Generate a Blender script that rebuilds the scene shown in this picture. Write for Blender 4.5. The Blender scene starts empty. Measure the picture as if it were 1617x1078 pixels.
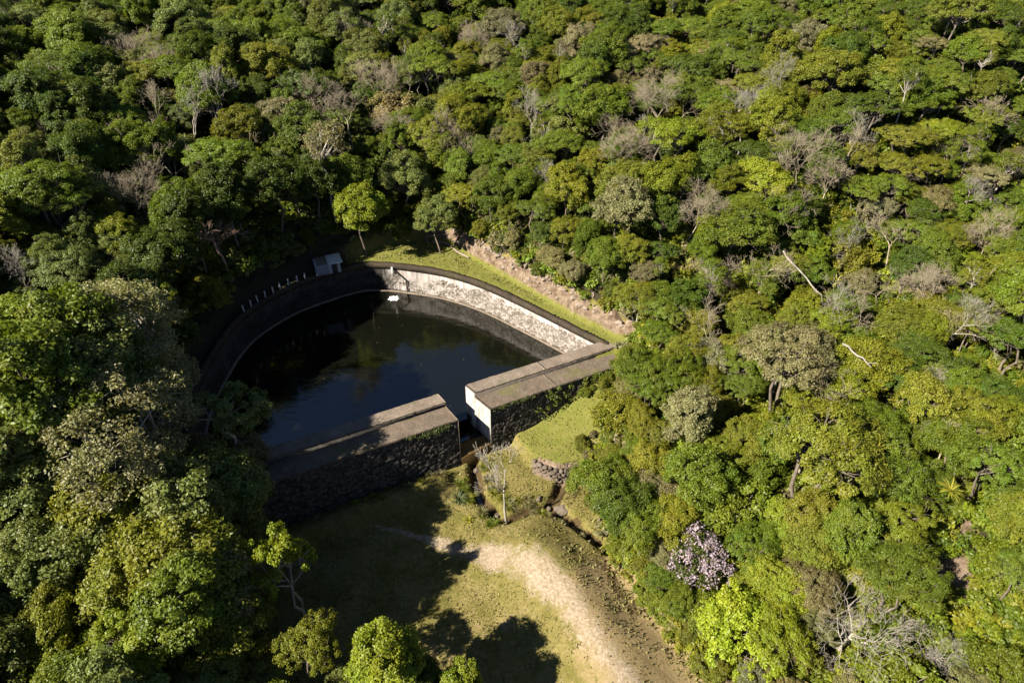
import bpy, math, random
import numpy as np
R = math.radians
random.seed(7)
rng = np.random.default_rng(11)
sc = bpy.context.scene
COL = sc.collection

# ------------------------------------------------------------------ camera, sky, sun, exposure
CAM_H, FPX, PITCH, W0, H0 = 62.0, 1078.0, R(38), 1617.0, 1078.0
cam_d = bpy.data.cameras.new('camera'); cam = bpy.data.objects.new('camera', cam_d); COL.objects.link(cam)
cam.location = (0, 0, CAM_H); cam.rotation_euler = (R(90) - PITCH, 0, 0)
cam_d.sensor_width = 36; cam_d.lens = 24; cam_d.clip_start = 0.5; cam_d.clip_end = 2000
sc.camera = cam
SUN_EL, SUN_AZ = R(39), R(28.5)            # light travels towards (cos az, sin az) on the ground
wd = bpy.data.worlds.new('World'); sc.world = wd; wd.use_nodes = True
wn = wd.node_tree.nodes; wl = wd.node_tree.links
bg = wn['Background']; sky = wn.new('ShaderNodeTexSky'); sky.sky_type = 'NISHITA'; sky.sun_disc = False
sky.sun_elevation = SUN_EL; sky.sun_rotation = R(270) - SUN_AZ + R(0)
sky.altitude = 1000; sky.air_density = 0.6; sky.dust_density = 0.1; sky.ozone_density = 2.0
wl.new(sky.outputs[0], bg.inputs[0]); bg.inputs[1].default_value = 0.05
sd = bpy.data.lights.new('sun', 'SUN'); sd.energy = 5.0; sd.angle = R(0.5); sd.color = (1, .93, .80)
so = bpy.data.objects.new('sun', sd); COL.objects.link(so)
from mathutils import Vector
ldir = Vector((math.cos(SUN_EL)*math.cos(SUN_AZ), math.cos(SUN_EL)*math.sin(SUN_AZ), -math.sin(SUN_EL)))
so.rotation_euler = ldir.to_track_quat('-Z', 'Y').to_euler()
sc.view_settings.view_transform = 'Standard'; sc.view_settings.look = 'None'
sc.view_settings.exposure = 1.82; sc.view_settings.gamma = 1
sc.render.engine = 'CYCLES'
sc.cycles.max_bounces = 6; sc.cycles.diffuse_bounces = 2; sc.cycles.transmission_bounces = 3; sc.cycles.glossy_bounces = 2

# ------------------------------------------------------------------ maths helpers
def hash2(ix, iy, s=0):
    h = (ix.astype(np.int64)*374761393 + iy.astype(np.int64)*668265263 + s*974634777) & 0xffffffff
    h = ((h ^ (h >> 13))*1274126177) & 0xffffffff
    return ((h ^ (h >> 16)) & 0xffff)/65535.0
def vnoise(x, y, s=0):
    x = np.asarray(x, float); y = np.asarray(y, float)
    ix = np.floor(x); iy = np.floor(y); fx = x-ix; fy = y-iy
    fx = fx*fx*(3-2*fx); fy = fy*fy*(3-2*fy)
    a = hash2(ix, iy, s); b = hash2(ix+1, iy, s); c = hash2(ix, iy+1, s); d = hash2(ix+1, iy+1, s)
    return (a*(1-fx)+b*fx)*(1-fy)+(c*(1-fx)+d*fx)*fy
def fbm(x, y, s=0, o=4):
    t = 0; a = .5
    for k in range(o):
        t = t + a*vnoise(x*2**k, y*2**k, s+k*17); a *= .5
    return t/(1-.5**o)
def sstep(a, b, x):
    t = np.clip((x-a)/(b-a), 0, 1); return t*t*(3-2*t)
def voro(u, v, s=0, jit=.85):
    """cellular noise: nearest and second nearest distance and a cell value"""
    iu = np.floor(u); iv = np.floor(v); f1 = np.full(u.shape, 9.); f2 = f1.copy(); val = np.zeros(u.shape)
    for a in (-1, 0, 1):
        for b in (-1, 0, 1):
            cu = iu+a; cv = iv+b
            pu = cu+.5+(hash2(cu, cv, s)-.5)*jit; pv = cv+.5+(hash2(cu, cv, s+5)-.5)*jit
            d = np.hypot(u-pu, v-pv); near = d < f1
            f2 = np.where(near, f1, np.minimum(f2, d)); val = np.where(near, hash2(cu, cv, s+9), val); f1 = np.where(near, d, f1)
    return f1, f2, val
def seg_dist(x, y, pts):
    """distance to a polyline and the arc length of the nearest point"""
    best = np.full(np.shape(x), 1e9); arc = np.zeros(np.shape(x)); acc = 0
    for (ax, ay), (bx, by) in zip(pts[:-1], pts[1:]):
        L = math.hypot(bx-ax, by-ay); t = np.clip(((x-ax)*(bx-ax)+(y-ay)*(by-ay))/(L*L), 0, 1)
        d = np.hypot(x-ax-t*(bx-ax), y-ay-t*(by-ay)); m = d < best
        best = np.where(m, d, best); arc = np.where(m, acc+t*L, arc); acc += L
    return best, arc
def sdist(x, y, poly):
    """signed distance to a closed polygon, positive outside"""
    x = np.asarray(x, float); y = np.asarray(y, float)
    d, _ = seg_dist(x, y, list(poly)+[poly[0]])
    ins = np.zeros(np.shape(x), bool)
    for (ax, ay), (bx, by) in zip(poly, list(poly[1:])+[poly[0]]):
        c = (ay > y) != (by > y)
        with np.errstate(divide='ignore', invalid='ignore'):
            ins ^= c & (x < (bx-ax)*(y-ay)/(by-ay if by != ay else 1e-9)+ax)
    return np.where(ins, -d, d)
def smooth_line(pts, step):
    """Catmull-Rom through the points, resampled at an even step"""
    P = [np.array(p, float) for p in pts]; P = [2*P[0]-P[1]]+P+[2*P[-1]-P[-2]]; out = []
    for i in range(1, len(P)-2):
        for t in np.linspace(0, 1, 40, endpoint=False):
            a, b, c, d = P[i-1:i+3]
            out.append(.5*((2*b)+(c-a)*t+(2*a-5*b+4*c-d)*t*t+(3*b-a-3*c+d)*t**3))
    out.append(P[-2]); out = np.array(out)
    s = np.concatenate([[0], np.cumsum(np.linalg.norm(np.diff(out, axis=0), axis=1))])
    q = np.linspace(0, s[-1], max(2, int(round(s[-1]/step))+1))
    return np.stack([np.interp(q, s, out[:, k]) for k in range(out.shape[1])], 1)

# ------------------------------------------------------------------ plan of the place (metres)
D0 = np.array([-5.5, 60.75]); DD = np.array([.897, .442]); DN = np.array([.442, -.897])   # dam: along, and towards the valley
def dam_xy(s, t): return D0[0]+s*DD[0]+t*DN[0], D0[1]+s*DD[1]+t*DN[1]
def dam_st(x, y): return (x-D0[0])*DD[0]+(y-D0[1])*DD[1], (x-D0[0])*DN[0]+(y-D0[1])*DN[1]
WALL_LINE = [(12.3, 68.4), (11.1, 69.3), (1.9, 77.5), (-4.4, 82.6), (-10.1, 85.7), (-16, 87.4), (-19.8, 88), (-23.6, 87.6), (-29.4, 84.0), (-33.1, 80.6), (-36.6, 74.5), (-37.6, 66.4), (-37, 58), (-34, 49), (-33, 46)]
RIM = smooth_line(WALL_LINE, .15)
POOL = [tuple(p) for p in RIM[::8]]
TERR = [(15.8, 67.6), (7.6, 75.2), (-0.8, 84.2), (-6, 89.5), (-10.5, 94.8), (-14, 95.6), (-20.5, 92.8), (-25, 89.2), (-31, 85.6), (-34.8, 81.8), (-38.2, 75), (-39.2, 66.4), (-38.6, 57), (-35.8, 46), (-30, 46), (12, 67)]
MEAD = [(-28, 46.5), (-6, 57), (3, 61.6), (13, 66.6), (14.4, 66), (12, 61.5), (10.6, 58), (9.8, 54.5), (8.8, 50), (9.6, 45.5), (10.2, 41), (12.6, 36.8), (17, 29.5), (20.5, 23), (25, 12), (-2, 12), (-8, 18), (-13, 22), (-20, 30), (-25, 37), (-28, 42)]
GULLY = [(-4.6, 58), (-4.4, 54), (-3.6, 50.5), (-2, 48.2), (-0.4, 47.6), (2.2, 49), (4.2, 49), (6.1, 47.5), (8, 45.7), (10.5, 43.5)]
GULLY_B = [(6.0, 53.0), (5.2, 51), (4.4, 49.2)]
PATH = [(-15, 46.4), (-9.5, 45), (-5.5, 43.4), (-2.2, 42.4), (2.0, 40.4), (5.0, 36.8), (7.2, 33.3), (9.8, 28.8), (12, 24), (13.5, 18)]
POOL_Z = 3.5
RIDGE = [(2.5, 42.5), (5.4, 38.5), (8, 33.5), (10.5, 28), (13, 20)]
def terrain(x, y):
    x = np.asarray(x, float); y = np.asarray(y, float)
    s, t = dam_st(x, y)
    # upper side: terrace round the pool, cut bank, forested slopes
    dT = np.maximum(sdist(x, y, TERR), 0)
    ang = np.arctan2(y-70, x+14)
    right = np.cos(ang).clip(0, 1)**1.0; left = (-np.cos(ang)).clip(0, 1); back = np.sin(ang).clip(0, 1)
    wsum = right+left+back+1e-6
    sl = (.52*right+.50*left+.70*back)/wsum; rch = (34*right+22*left+24*back)/wsum
    bank = (1.7*right+.8*left+1.1*back)/wsum*sstep(0, 1.3, dT)*(.75+.5*fbm(x*.35, y*.35, 3))
    zu = 7.9+bank+sl*rch*(1-np.exp(-dT/rch))+.05*dT
    zu = zu+(fbm(x*.06, y*.06, 5)-.5)*np.minimum(dT*.2, 5)
    # lower side: meadow and its slopes
    dM = np.maximum(sdist(x, y, MEAD), 0)
    lf = sstep(4, -10, x)
    zd = (fbm(x*.12, y*.12, 8)-.5)*.9+(fbm(x*.5, y*.5, 9)-.5)*.25
    zd = zd+(.50*(1-lf)+.26*lf)*28*(1-np.exp(-dM/28))+.05*dM
    zd = zd+(fbm(x*.07, y*.07, 6)-.5)*np.minimum(dM*.2, 4)
    # grassy shelf at the foot of the right hand block, climbing along it
    wallL = [(0.6, 58.2), (3.0, 54.4), (5.2, 53.4), (7.6, 53.2), (12, 51)]
    side = np.interp(x, [p[0] for p in wallL], [p[1] for p in wallL])
    shelf = sstep(-.35, .45, y-side)*sstep(-1.2, -.3, x-.9+.55*(57.5-y)*0)
    zd = zd+1.7*shelf*sstep(30, 14, x)+5.2*sstep(5, 19.5, s)*np.exp(-np.maximum(t-4.5, 0)/7)*sstep(8, 3, dM)
    # grass bank under the left hand block
    zd = zd+1.2*np.exp(-((t-6.2)/1.6)**2)*sstep(-4.2, -6.5, s)
    for g, dep, wdt in ((GULLY, 1.25, .65), (GULLY_B, 1.1, .6)):
        d, _ = seg_dist(x, y, g); d = d+(fbm(x*.7, y*.7, 12)-.5)*.9
        zd = zd-dep*sstep(wdt*1.5, wdt*.35, d)
    rd, _ = seg_dist(x, y, RIDGE); zd = zd+2.5*np.exp(-(rd/3.9)**2)*sstep(6, 0, dM)
    a = .4+np.clip(np.maximum(s-18.5, -31-s), 0, 8)
    w = sstep(-a, a, t-.7-1.3*sstep(.4, 6, a))
    z = zu*(1-w)+zd*w
    # the spillway gap
    gap = (np.abs(s+1.3) < 2.4) & (t > -3) & (t < 5.5)
    z = np.where(gap, np.minimum(z, np.interp(t, [-3, 0, 2.2, 4.6, 5.5], [1.0, 1.0, 1.2, .9, -.9])), z)
    return z
_cg = {}
def tz(x, y): return float(terrain(np.array([x]), np.array([y]))[0])
def proj(x, y, z):
    dz = z-CAM_H; dep = y*math.cos(PITCH)-dz*math.sin(PITCH); up = y*math.sin(PITCH)+dz*math.cos(PITCH)
    return W0/2+FPX*x/dep, H0/2-FPX*up/dep, dep
def stand(px, py, h):
    """where on the terrain something stands whose point h above ground is seen at this spot of the view"""
    u = (px-W0/2)/FPX; v = (H0/2-py)/FPX
    d = np.array([u, math.cos(PITCH)+v*math.sin(PITCH), -math.sin(PITCH)+v*math.cos(PITCH)])
    t = np.arange(20, 260, .25); p = np.array([0, 0, CAM_H])+t[:, None]*d
    g = p[:, 2]-terrain(p[:, 0], p[:, 1])-h
    k = int(np.argmax(g < 0)) if (g < 0).any() else len(t)-1
    return float(p[k, 0]), float(p[k, 1])

SCAR = [stand(1513, 832, .3), stand(1513, 918, .3)]
# ------------------------------------------------------------------ mesh and object helpers
def mesh_np(name, V, polys, mats, midx=None, smooth=False, attrs=None):
    """polys: list of (n x k) int arrays"""
    me = bpy.data.meshes.new(name)
    V = np.ascontiguousarray(V, np.float32)
    polys = [np.asarray(p, np.int32) for p in polys if len(p)]
    me.vertices.add(len(V)); me.vertices.foreach_set('co', V.ravel())
    li = np.concatenate([p.ravel() for p in polys]); tot = np.concatenate([np.full(len(p), p.shape[1], np.int32) for p in polys])
    st = np.concatenate([[0], np.cumsum(tot)[:-1]]).astype(np.int32)
    me.loops.add(len(li)); me.loops.foreach_set('vertex_index', li)
    me.polygons.add(len(tot)); me.polygons.foreach_set('loop_start', st); me.polygons.foreach_set('loop_total', tot)
    if midx is not None: me.polygons.foreach_set('material_index', np.concatenate([np.full(len(p), m, np.int32) for p, m in zip(polys, midx)]))
    me.update(calc_edges=True)
    if smooth: me.polygons.foreach_set('use_smooth', np.ones(len(tot), bool))
    for k, a in (attrs or {}).items():
        at = me.attributes.new(k, 'FLOAT', 'POINT'); at.data.foreach_set('value', np.ascontiguousarray(a, np.float32))
    for m in (mats if isinstance(mats, (list, tuple)) else [mats]): me.materials.append(m)
    return me
def put(name, me, parent=None, loc=(0, 0, 0), rz=0, scale=1):
    o = bpy.data.objects.new(name, me); COL.objects.link(o); o.location = loc; o.rotation_euler = (0, 0, rz)
    o.scale = (scale,)*3 if not isinstance(scale, tuple) else scale
    if parent: o.parent = parent
    return o
def tag(o, label=None, cat=None, group=None, kind=None):
    if label: o['label'] = label
    if cat: o['category'] = cat
    if group: o['group'] = group
    if kind: o['kind'] = kind
    return o
def empty(name, loc, label, cat, group=None, rz=0, scale=1):
    return tag(put(name, None, None, loc, rz, scale), label, cat, group)
class Geo:
    def __init__(s): s.V = []; s.Q = []; s.T = []; s.n = 0
    def add(s, V, Q=(), T=()):
        V = np.asarray(V, float)
        if len(Q): s.Q.append(np.asarray(Q, int)+s.n)
        if len(T): s.T.append(np.asarray(T, int)+s.n)
        s.V.append(V); s.n += len(V)
    def arrays(s):
        return np.concatenate(s.V), [np.concatenate(a) for a in (s.Q, s.T) if a]
    def mesh(s, name, mat, smooth=False):
        V, P = s.arrays(); return mesh_np(name, V, P, mat, smooth=smooth)
    def hexa(s, a, b):
        """box from 4 bottom and 4 top corners"""
        s.add(list(a)+list(b), [(3, 2, 1, 0), (4, 5, 6, 7), (0, 1, 5, 4), (1, 2, 6, 5), (2, 3, 7, 6), (3, 0, 4, 7)])
    def box(s, c, size, rz=0):
        x, y, z = [q/2 for q in size]; cs, sn = math.cos(rz), math.sin(rz)
        f = lambda u, v, w: (c[0]+u*cs-v*sn, c[1]+u*sn+v*cs, c[2]+w)
        s.hexa([f(-x, -y, -z), f(x, -y, -z), f(x, y, -z), f(-x, y, -z)], [f(-x, -y, z), f(x, -y, z), f(x, y, z), f(-x, y, z)])
    def tube(s, pts, rad, n=5, cap=True):
        pts = np.asarray(pts, float); rad = np.asarray(rad, float)
        d = np.gradient(pts, axis=0); d /= np.linalg.norm(d, axis=1)[:, None]+1e-9
        ref = np.where(np.abs(d[:, 2:3]) > .9, np.array([[1., 0, 0]]), np.array([[0, 0, 1.]]))
        if (np.abs(d[:, 2]) > .9).any(): ref = np.tile(np.array([[1., .13, 0]]), (len(d), 1))
        a = np.cross(d, ref); a /= np.linalg.norm(a, axis=1)[:, None]+1e-9; b = np.cross(d, a)
        th = np.arange(n)*2*math.pi/n
        V = pts[:, None]+rad[:, None, None]*(np.cos(th)[None, :, None]*a[:, None]+np.sin(th)[None, :, None]*b[:, None])
        i = np.arange(len(pts)-1)[:, None]*n; j = np.arange(n)[None]; k = (j+1) % n
        Q = np.stack([i+j, i+k, i+n+k, i+n+j], -1).reshape(-1, 4)
        V = V.reshape(-1, 3); T = []
        if cap:
            V = np.vstack([V, pts[-1:]+d[-1:]*rad[-1]*.3]); e = (len(pts)-1)*n
            T = [(e+q, e+(q+1) % n, len(V)-1) for q in range(n)]
        s.add(V, Q, T)
def bevel(o, w, seg=2):
    m = o.modifiers.new('bevel', 'BEVEL'); m.width = w; m.segments = seg; m.limit_method = 'ANGLE'; return o
def rock_mesh(name, mat, seed, size, sub=3, rough=.28):
    """an angular stone: a subdivided ball cut by random planes and roughened"""
    import bmesh
    r = np.random.default_rng(seed); bm = bmesh.new(); bmesh.ops.create_icosphere(bm, subdivisions=sub, radius=1)
    V = np.array([v.co[:] for v in bm.verts]); N = r.normal(size=(9, 3)); N /= np.linalg.norm(N, axis=1)[:, None]
    for q, k in zip(N, r.uniform(.55, .85, 9)):
        e = V@q-k; V = V-np.outer(np.maximum(e, 0), q)
    V *= 1+(fbm(V[:, 0]*2.3+seed, V[:, 1]*2.3+V[:, 2]*1.7, seed)[:, None]-.5)*rough
    V *= np.array(size)
    for v, c in zip(bm.verts, V): v.co = c
    me = bpy.data.meshes.new(name); bm.to_mesh(me); bm.free(); me.materials.append(mat); return me

# ------------------------------------------------------------------ materials
class NT:
    def __init__(s, name):
        s.m = bpy.data.materials.new(name); s.m.use_nodes = True; s.t = s.m.node_tree; s.N = s.t.nodes; s.L = s.t.links
        s.b = s.N['Principled BSDF']; s.out = s.N['Material Output']
    def n(s, t, **k):
        q = s.N.new(t)
        for a, v in k.items(): setattr(q, a, v)
        return q
    def setin(s, node, i, v):
        if isinstance(v, bpy.types.NodeSocket): s.L.new(v, node.inputs[i])
        elif v is not None: node.inputs[i].default_value = v if not isinstance(v, tuple) or len(v) == 4 or node.inputs[i].type != 'RGBA' else (*v, 1)
    def coord(s, kind='Object'): return s.n('ShaderNodeTexCoord').outputs[kind]
    def noise(s, scale, detail=4, rough=.55, vec=None, dist=0):
        q = s.n('ShaderNodeTexNoise'); s.L.new(vec or s.coord(), q.inputs['Vector'])
        q.inputs['Scale'].default_value = scale; q.inputs['Detail'].default_value = detail; q.inputs['Roughness'].default_value = rough; q.inputs['Distortion'].default_value = dist
        return q.outputs[0]
    def ramp(s, fac, stops):
        q = s.n('ShaderNodeValToRGB'); s.L.new(fac, q.inputs[0]); e = q.color_ramp.elements
        while len(e) < len(stops): e.new(.5)
        for el, (p, c) in zip(e, stops): el.position = p; el.color = (*(c if isinstance(c, tuple) else (c, c, c)), 1)
        return q.outputs[0]
    def mix(s, fac, a, b, mode='MIX'):
        q = s.n('ShaderNodeMix', data_type='RGBA', blend_type=mode); s.setin(q, 0, fac); s.setin(q, 6, a); s.setin(q, 7, b); return q.outputs[2]
    def math(s, op, a, b=None, c=None):
        q = s.n('ShaderNodeMath', operation=op); s.setin(q, 0, a); s.setin(q, 1, b); s.setin(q, 2, c); return q.outputs[0]
    def attr(s, name, typ='GEOMETRY'):
        q = s.n('ShaderNodeAttribute', attribute_name=name, attribute_type=typ); return q
    def bump(s, h, strength=.5, dist=.1):
        q = s.n('ShaderNodeBump'); s.L.new(h, q.inputs['Height']); q.inputs['Strength'].default_value = strength; q.inputs['Distance'].default_value = dist
        s.L.new(q.outputs[0], s.b.inputs['Normal'])
    def fin(s, col=None, rough=.9, spec=.2):
        s.setin(s.b, 'Base Color', col); s.setin(s.b, 'Roughness', rough); s.b.inputs['Specular IOR Level'].default_value = spec; return s.m

def leaf_material(name, fixed=None, trans=.40, spread=.55):
    k = NT(name); geo = k.n('ShaderNodeNewGeometry'); rnd = geo.outputs['Random Per Island']
    tint = fixed or k.attr('tint', 'INSTANCER').outputs['Color']
    v = k.math('MULTIPLY_ADD', rnd, spread, 1-spread/2)
    big = k.noise(.55, 2, .5)
    v = k.math('MULTIPLY', v, k.math('MULTIPLY_ADD', big, .8, .6))
    c = k.mix(1.0, tint, v, 'MULTIPLY') if not fixed else k.mix(1.0, fixed, v, 'MULTIPLY')
    hs = k.n('ShaderNodeHueSaturation'); k.L.new(c, hs.inputs['Color'])
    k.L.new(k.math('MULTIPLY_ADD', k.noise(.35, 1, .5), .07, .465), hs.inputs['Hue'])
    c = hs.outputs[0]
    k.fin(c, .5, .3)
    tr = k.n('ShaderNodeBsdfTranslucent'); k.L.new(k.mix(1.0, c, (1.25, 1.2, .5), 'MULTIPLY'), tr.inputs[0])
    ms = k.n('ShaderNodeMixShader'); ms.inputs[0].default_value = trans
    k.L.new(k.b.outputs[0], ms.inputs[1]); k.L.new(tr.outputs[0], ms.inputs[2]); k.L.new(ms.outputs[0], k.out.inputs[0])
    return k.m
M_leaf = leaf_material('foliage')
M_pink = leaf_material('pink_blossom', (.23, .18, .20), .2, .9)
M_gold = leaf_material('yellow_leaf', (.20, .19, .018), .25)
M_rust = leaf_material('rust_leaf', (.15, .08, .022), .2)
def bark(name, a, b):
    k = NT(name); f = k.noise(1.6, 5, .7); return k.fin(k.ramp(f, [(.3, a), (.7, b)]), .9)
M_bark = bark('bark', (.07, .055, .04), (.16, .13, .10))
M_pale = bark('pale_bark', (.15, .132, .105), (.32, .285, .235))
M_twig = bark('dry_twig', (.16, .128, .085), (.29, .24, .168))
M_red = bark('reddish_twig', (.22, .12, .085), (.33, .23, .17))
def ground_material():
    k = NT('ground')
    A = lambda n: k.attr(n).outputs['Fac']
    n1 = k.noise(.35, 5, .6); n2 = k.noise(3.2, 6, .7); n3 = k.noise(14, 4, .7); n4 = k.noise(.9, 4, .65)
    grass = k.mix(k.ramp(n1, [(.38, 0.), (.62, 1.)]), (.122, .106, .026), (.20, .158, .06))
    grass = k.mix(k.ramp(n2, [(.42, 0.), (.66, .7)]), grass, (.06, .064, .014))
    lawn = k.mix(k.ramp(n4, [(.35, 0.), (.7, 1.)]), (.108, .116, .022), (.155, .142, .038))
    lawn = k.mix(k.ramp(n3, [(.45, 0.), (.7, .5)]), lawn, (.075, .09, .015))
    dry = k.mix(n2, (.175, .128, .058), (.26, .195, .10))
    sand = k.mix(k.ramp(n2, [(.35, 0.), (.65, 1.)]), (.18, .135, .085), (.33, .265, .19))
    sand = k.mix(k.ramp(n3, [(.5, 0.), (.72, .8)]), sand, (.12, .09, .05))
    soil = k.mix(k.ramp(n4, [(.35, 0.), (.65, 1.)]), (.07, .046, .027), (.24, .18, .13))
    soil = k.mix(k.ramp(n3, [(.48, 0.), (.7, .8)]), soil, (.07, .045, .03))
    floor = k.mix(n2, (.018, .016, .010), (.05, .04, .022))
    mud = k.mix(n2, (.035, .025, .012), (.09, .06, .025))
    wob = k.math('MULTIPLY_ADD', n4, .9, -.45)
    wob2 = k.math('MULTIPLY_ADD', n2, .7, -.35)
    def edge(a, lo=.4, hi=.6, w2=True):
        q = k.math('ADD', A(a), wob)
        if w2: q = k.math('ADD', q, wob2)
        return k.ramp(q, [(lo, 0.), (hi, 1.)])
    c = k.mix(edge('dry'), grass, dry)
    c = k.mix(edge('lawn'), c, lawn)
    c = k.mix(edge('sand', .35, .75), c, sand)
    c = k.mix(edge('mud'), c, mud)
    c = k.mix(edge('soil'), c, soil)
    c = k.mix(edge('forest'), c, floor)  # forest floor, also the painted shade along the left pool rim
    k.bump(k.math('ADD', k.math('MULTIPLY', n3, .5), n2), .9, .22)
    return k.fin(c, .95, .1)
M_ground = ground_material()
def stone_material(name, plaster, stone_a, stone_b, stain):
    k = NT(name); st = k.attr('stone').outputs['Fac']; cell = k.attr('cell').outputs['Fac']; jt = k.attr('joint').outputs['Fac']
    n1 = k.noise(.7, 5, .7); n2 = k.noise(5, 5, .7)
    vc = k.n('ShaderNodeMapping'); k.L.new(k.coord(), vc.inputs[0]); vc.inputs['Scale'].default_value = (1.6, 1.6, .14)
    n3 = k.noise(1.4, 5, .75, vc.outputs[0])
    s = k.mix(cell, stone_a, stone_b); s = k.mix(k.ramp(n2, [(.45, 0.), (.7, .6)]), s, (stain[0]*.6, stain[1]*.6, stain[2]*.6))
    s = k.mix(jt, s, (stain[0]*.5, stain[1]*.5, stain[2]*.45))
    p = k.mix(k.ramp(n3, [(.42, 0.), (.62, .8)]), plaster, stain); p = k.mix(k.ramp(n1, [(.5, 0.), (.7, .5)]), p, (stain[0]*1.5, stain[1]*1.4, stain[2]*1.3))
    tone = k.attr('damp_shade').outputs['Fac']
    c = k.mix(st, p, s); c = k.mix(k.ramp(k.math('ADD', tone, k.math('MULTIPLY_ADD', n3, .8, -.4)), [(.35, 0.), (.75, .92)]), c, (.010, .0085, .007))  # near black for damp and for shade painted on the pool wall's left
    k.bump(k.math('ADD', n2, n1), .5, .06)
    return k.fin(c, .9, .15)
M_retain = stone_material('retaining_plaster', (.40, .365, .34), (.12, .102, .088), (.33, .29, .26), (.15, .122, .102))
M_masonry = stone_material('dark_masonry', (.07, .06, .05), (.028, .025, .02), (.11, .098, .083), (.035, .03, .024))
def concrete(name, a, b, c, scale=1.0, moss=(.06, .065, .02), mossf=.5, streak=0):
    k = NT(name); n1 = k.noise(.8*scale, 6, .7); n2 = k.noise(6*scale, 5, .75); n3 = k.noise(.35*scale, 4, .6)
    col = k.mix(k.ramp(n1, [(.3, 0.), (.7, 1.)]), a, b); col = k.mix(k.ramp(n2, [(.42, 0.), (.66, .8)]), col, c)
    col = k.mix(k.ramp(n3, [(.55, 0.), (.68, mossf)]), col, moss)
    if streak:
        mp = k.n('ShaderNodeMapping'); k.L.new(k.coord(), mp.inputs[0]); mp.inputs['Scale'].default_value = (3.5, 3.5, .3)
        col = k.mix(k.ramp(k.noise(1.2, 5, .75, mp.outputs[0]), [(.42, 0.), (.60, streak)]), col, (.10, .085, .065))
    k.bump(n2, .5, .05); return k.fin(col, .92, .15)
M_cap = concrete('weathered_concrete', (.11, .086, .066), (.215, .172, .134), (.05, .037, .028), mossf=.35)
M_walk = concrete('mossy_concrete', (.075, .057, .042), (.155, .12, .09), (.032, .025, .018), moss=(.09, .09, .025), mossf=.6)
M_coping = concrete('dark_coping', (.022, .017, .012), (.06, .044, .031), (.012, .01, .007), mossf=.4)
M_white = concrete('white_plaster', (.36, .345, .32), (.50, .48, .45), (.20, .175, .145), .7, (.34, .30, .25), .4, .75)
M_post = concrete('post_concrete', (.36, .36, .35), (.48, .48, .47), (.35, .34, .32), mossf=.1)
M_hut = concrete('hut_concrete', (.22, .24, .27), (.32, .34, .37), (.16, .16, .16), 1.2, mossf=.1)
M_dark = concrete('rusted_iron', (.03, .022, .018), (.06, .045, .035), (.015, .012, .01), mossf=0)
M_rock = concrete('boulder_stone', (.075, .058, .045), (.175, .138, .11), (.035, .028, .02), 1.5, (.06, .06, .02), .6)
M_pale_rock = concrete('bank_stone', (.17, .13, .10), (.32, .26, .21), (.07, .05, .036), 1.5, (.1, .08, .04), .4)
M_rust_sill = concrete('algae_sill', (.075, .045, .014), (.13, .08, .025), (.03, .02, .01), 1.5, (.05, .045, .01), .7)
def water_material():
    k = NT('pool_water'); v = k.n('ShaderNodeMapping'); k.L.new(k.coord(), v.inputs[0]); v.inputs['Rotation'].default_value = (0, 0, R(-12)); v.inputs['Scale'].default_value = (.55, 1.5, 1)
    n1 = k.noise(.9, 3, .55, v.outputs[0], .4); n2 = k.noise(.12, 2, .5)
    k.bump(k.math('MULTIPLY', n1, k.ramp(n2, [(.35, .3), (.65, 1.)])), .3, .16)
    k.fin((.0032, .0035, .0022), .07, 1.0); k.b.inputs['IOR'].default_value = 1.4; k.b.inputs['Coat Weight'].default_value = .7; k.b.inputs['Coat IOR'].default_value = 1.4; k.b.inputs['Coat Roughness'].default_value = .03
    return k.m
M_water = water_material()
def foam_material():
    k = NT('white_foam'); return k.fin(k.mix(k.noise(5, 4, .7), (.7, .72, .72), (.9, .9, .9)), .5)
M_foam = foam_material()

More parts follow.
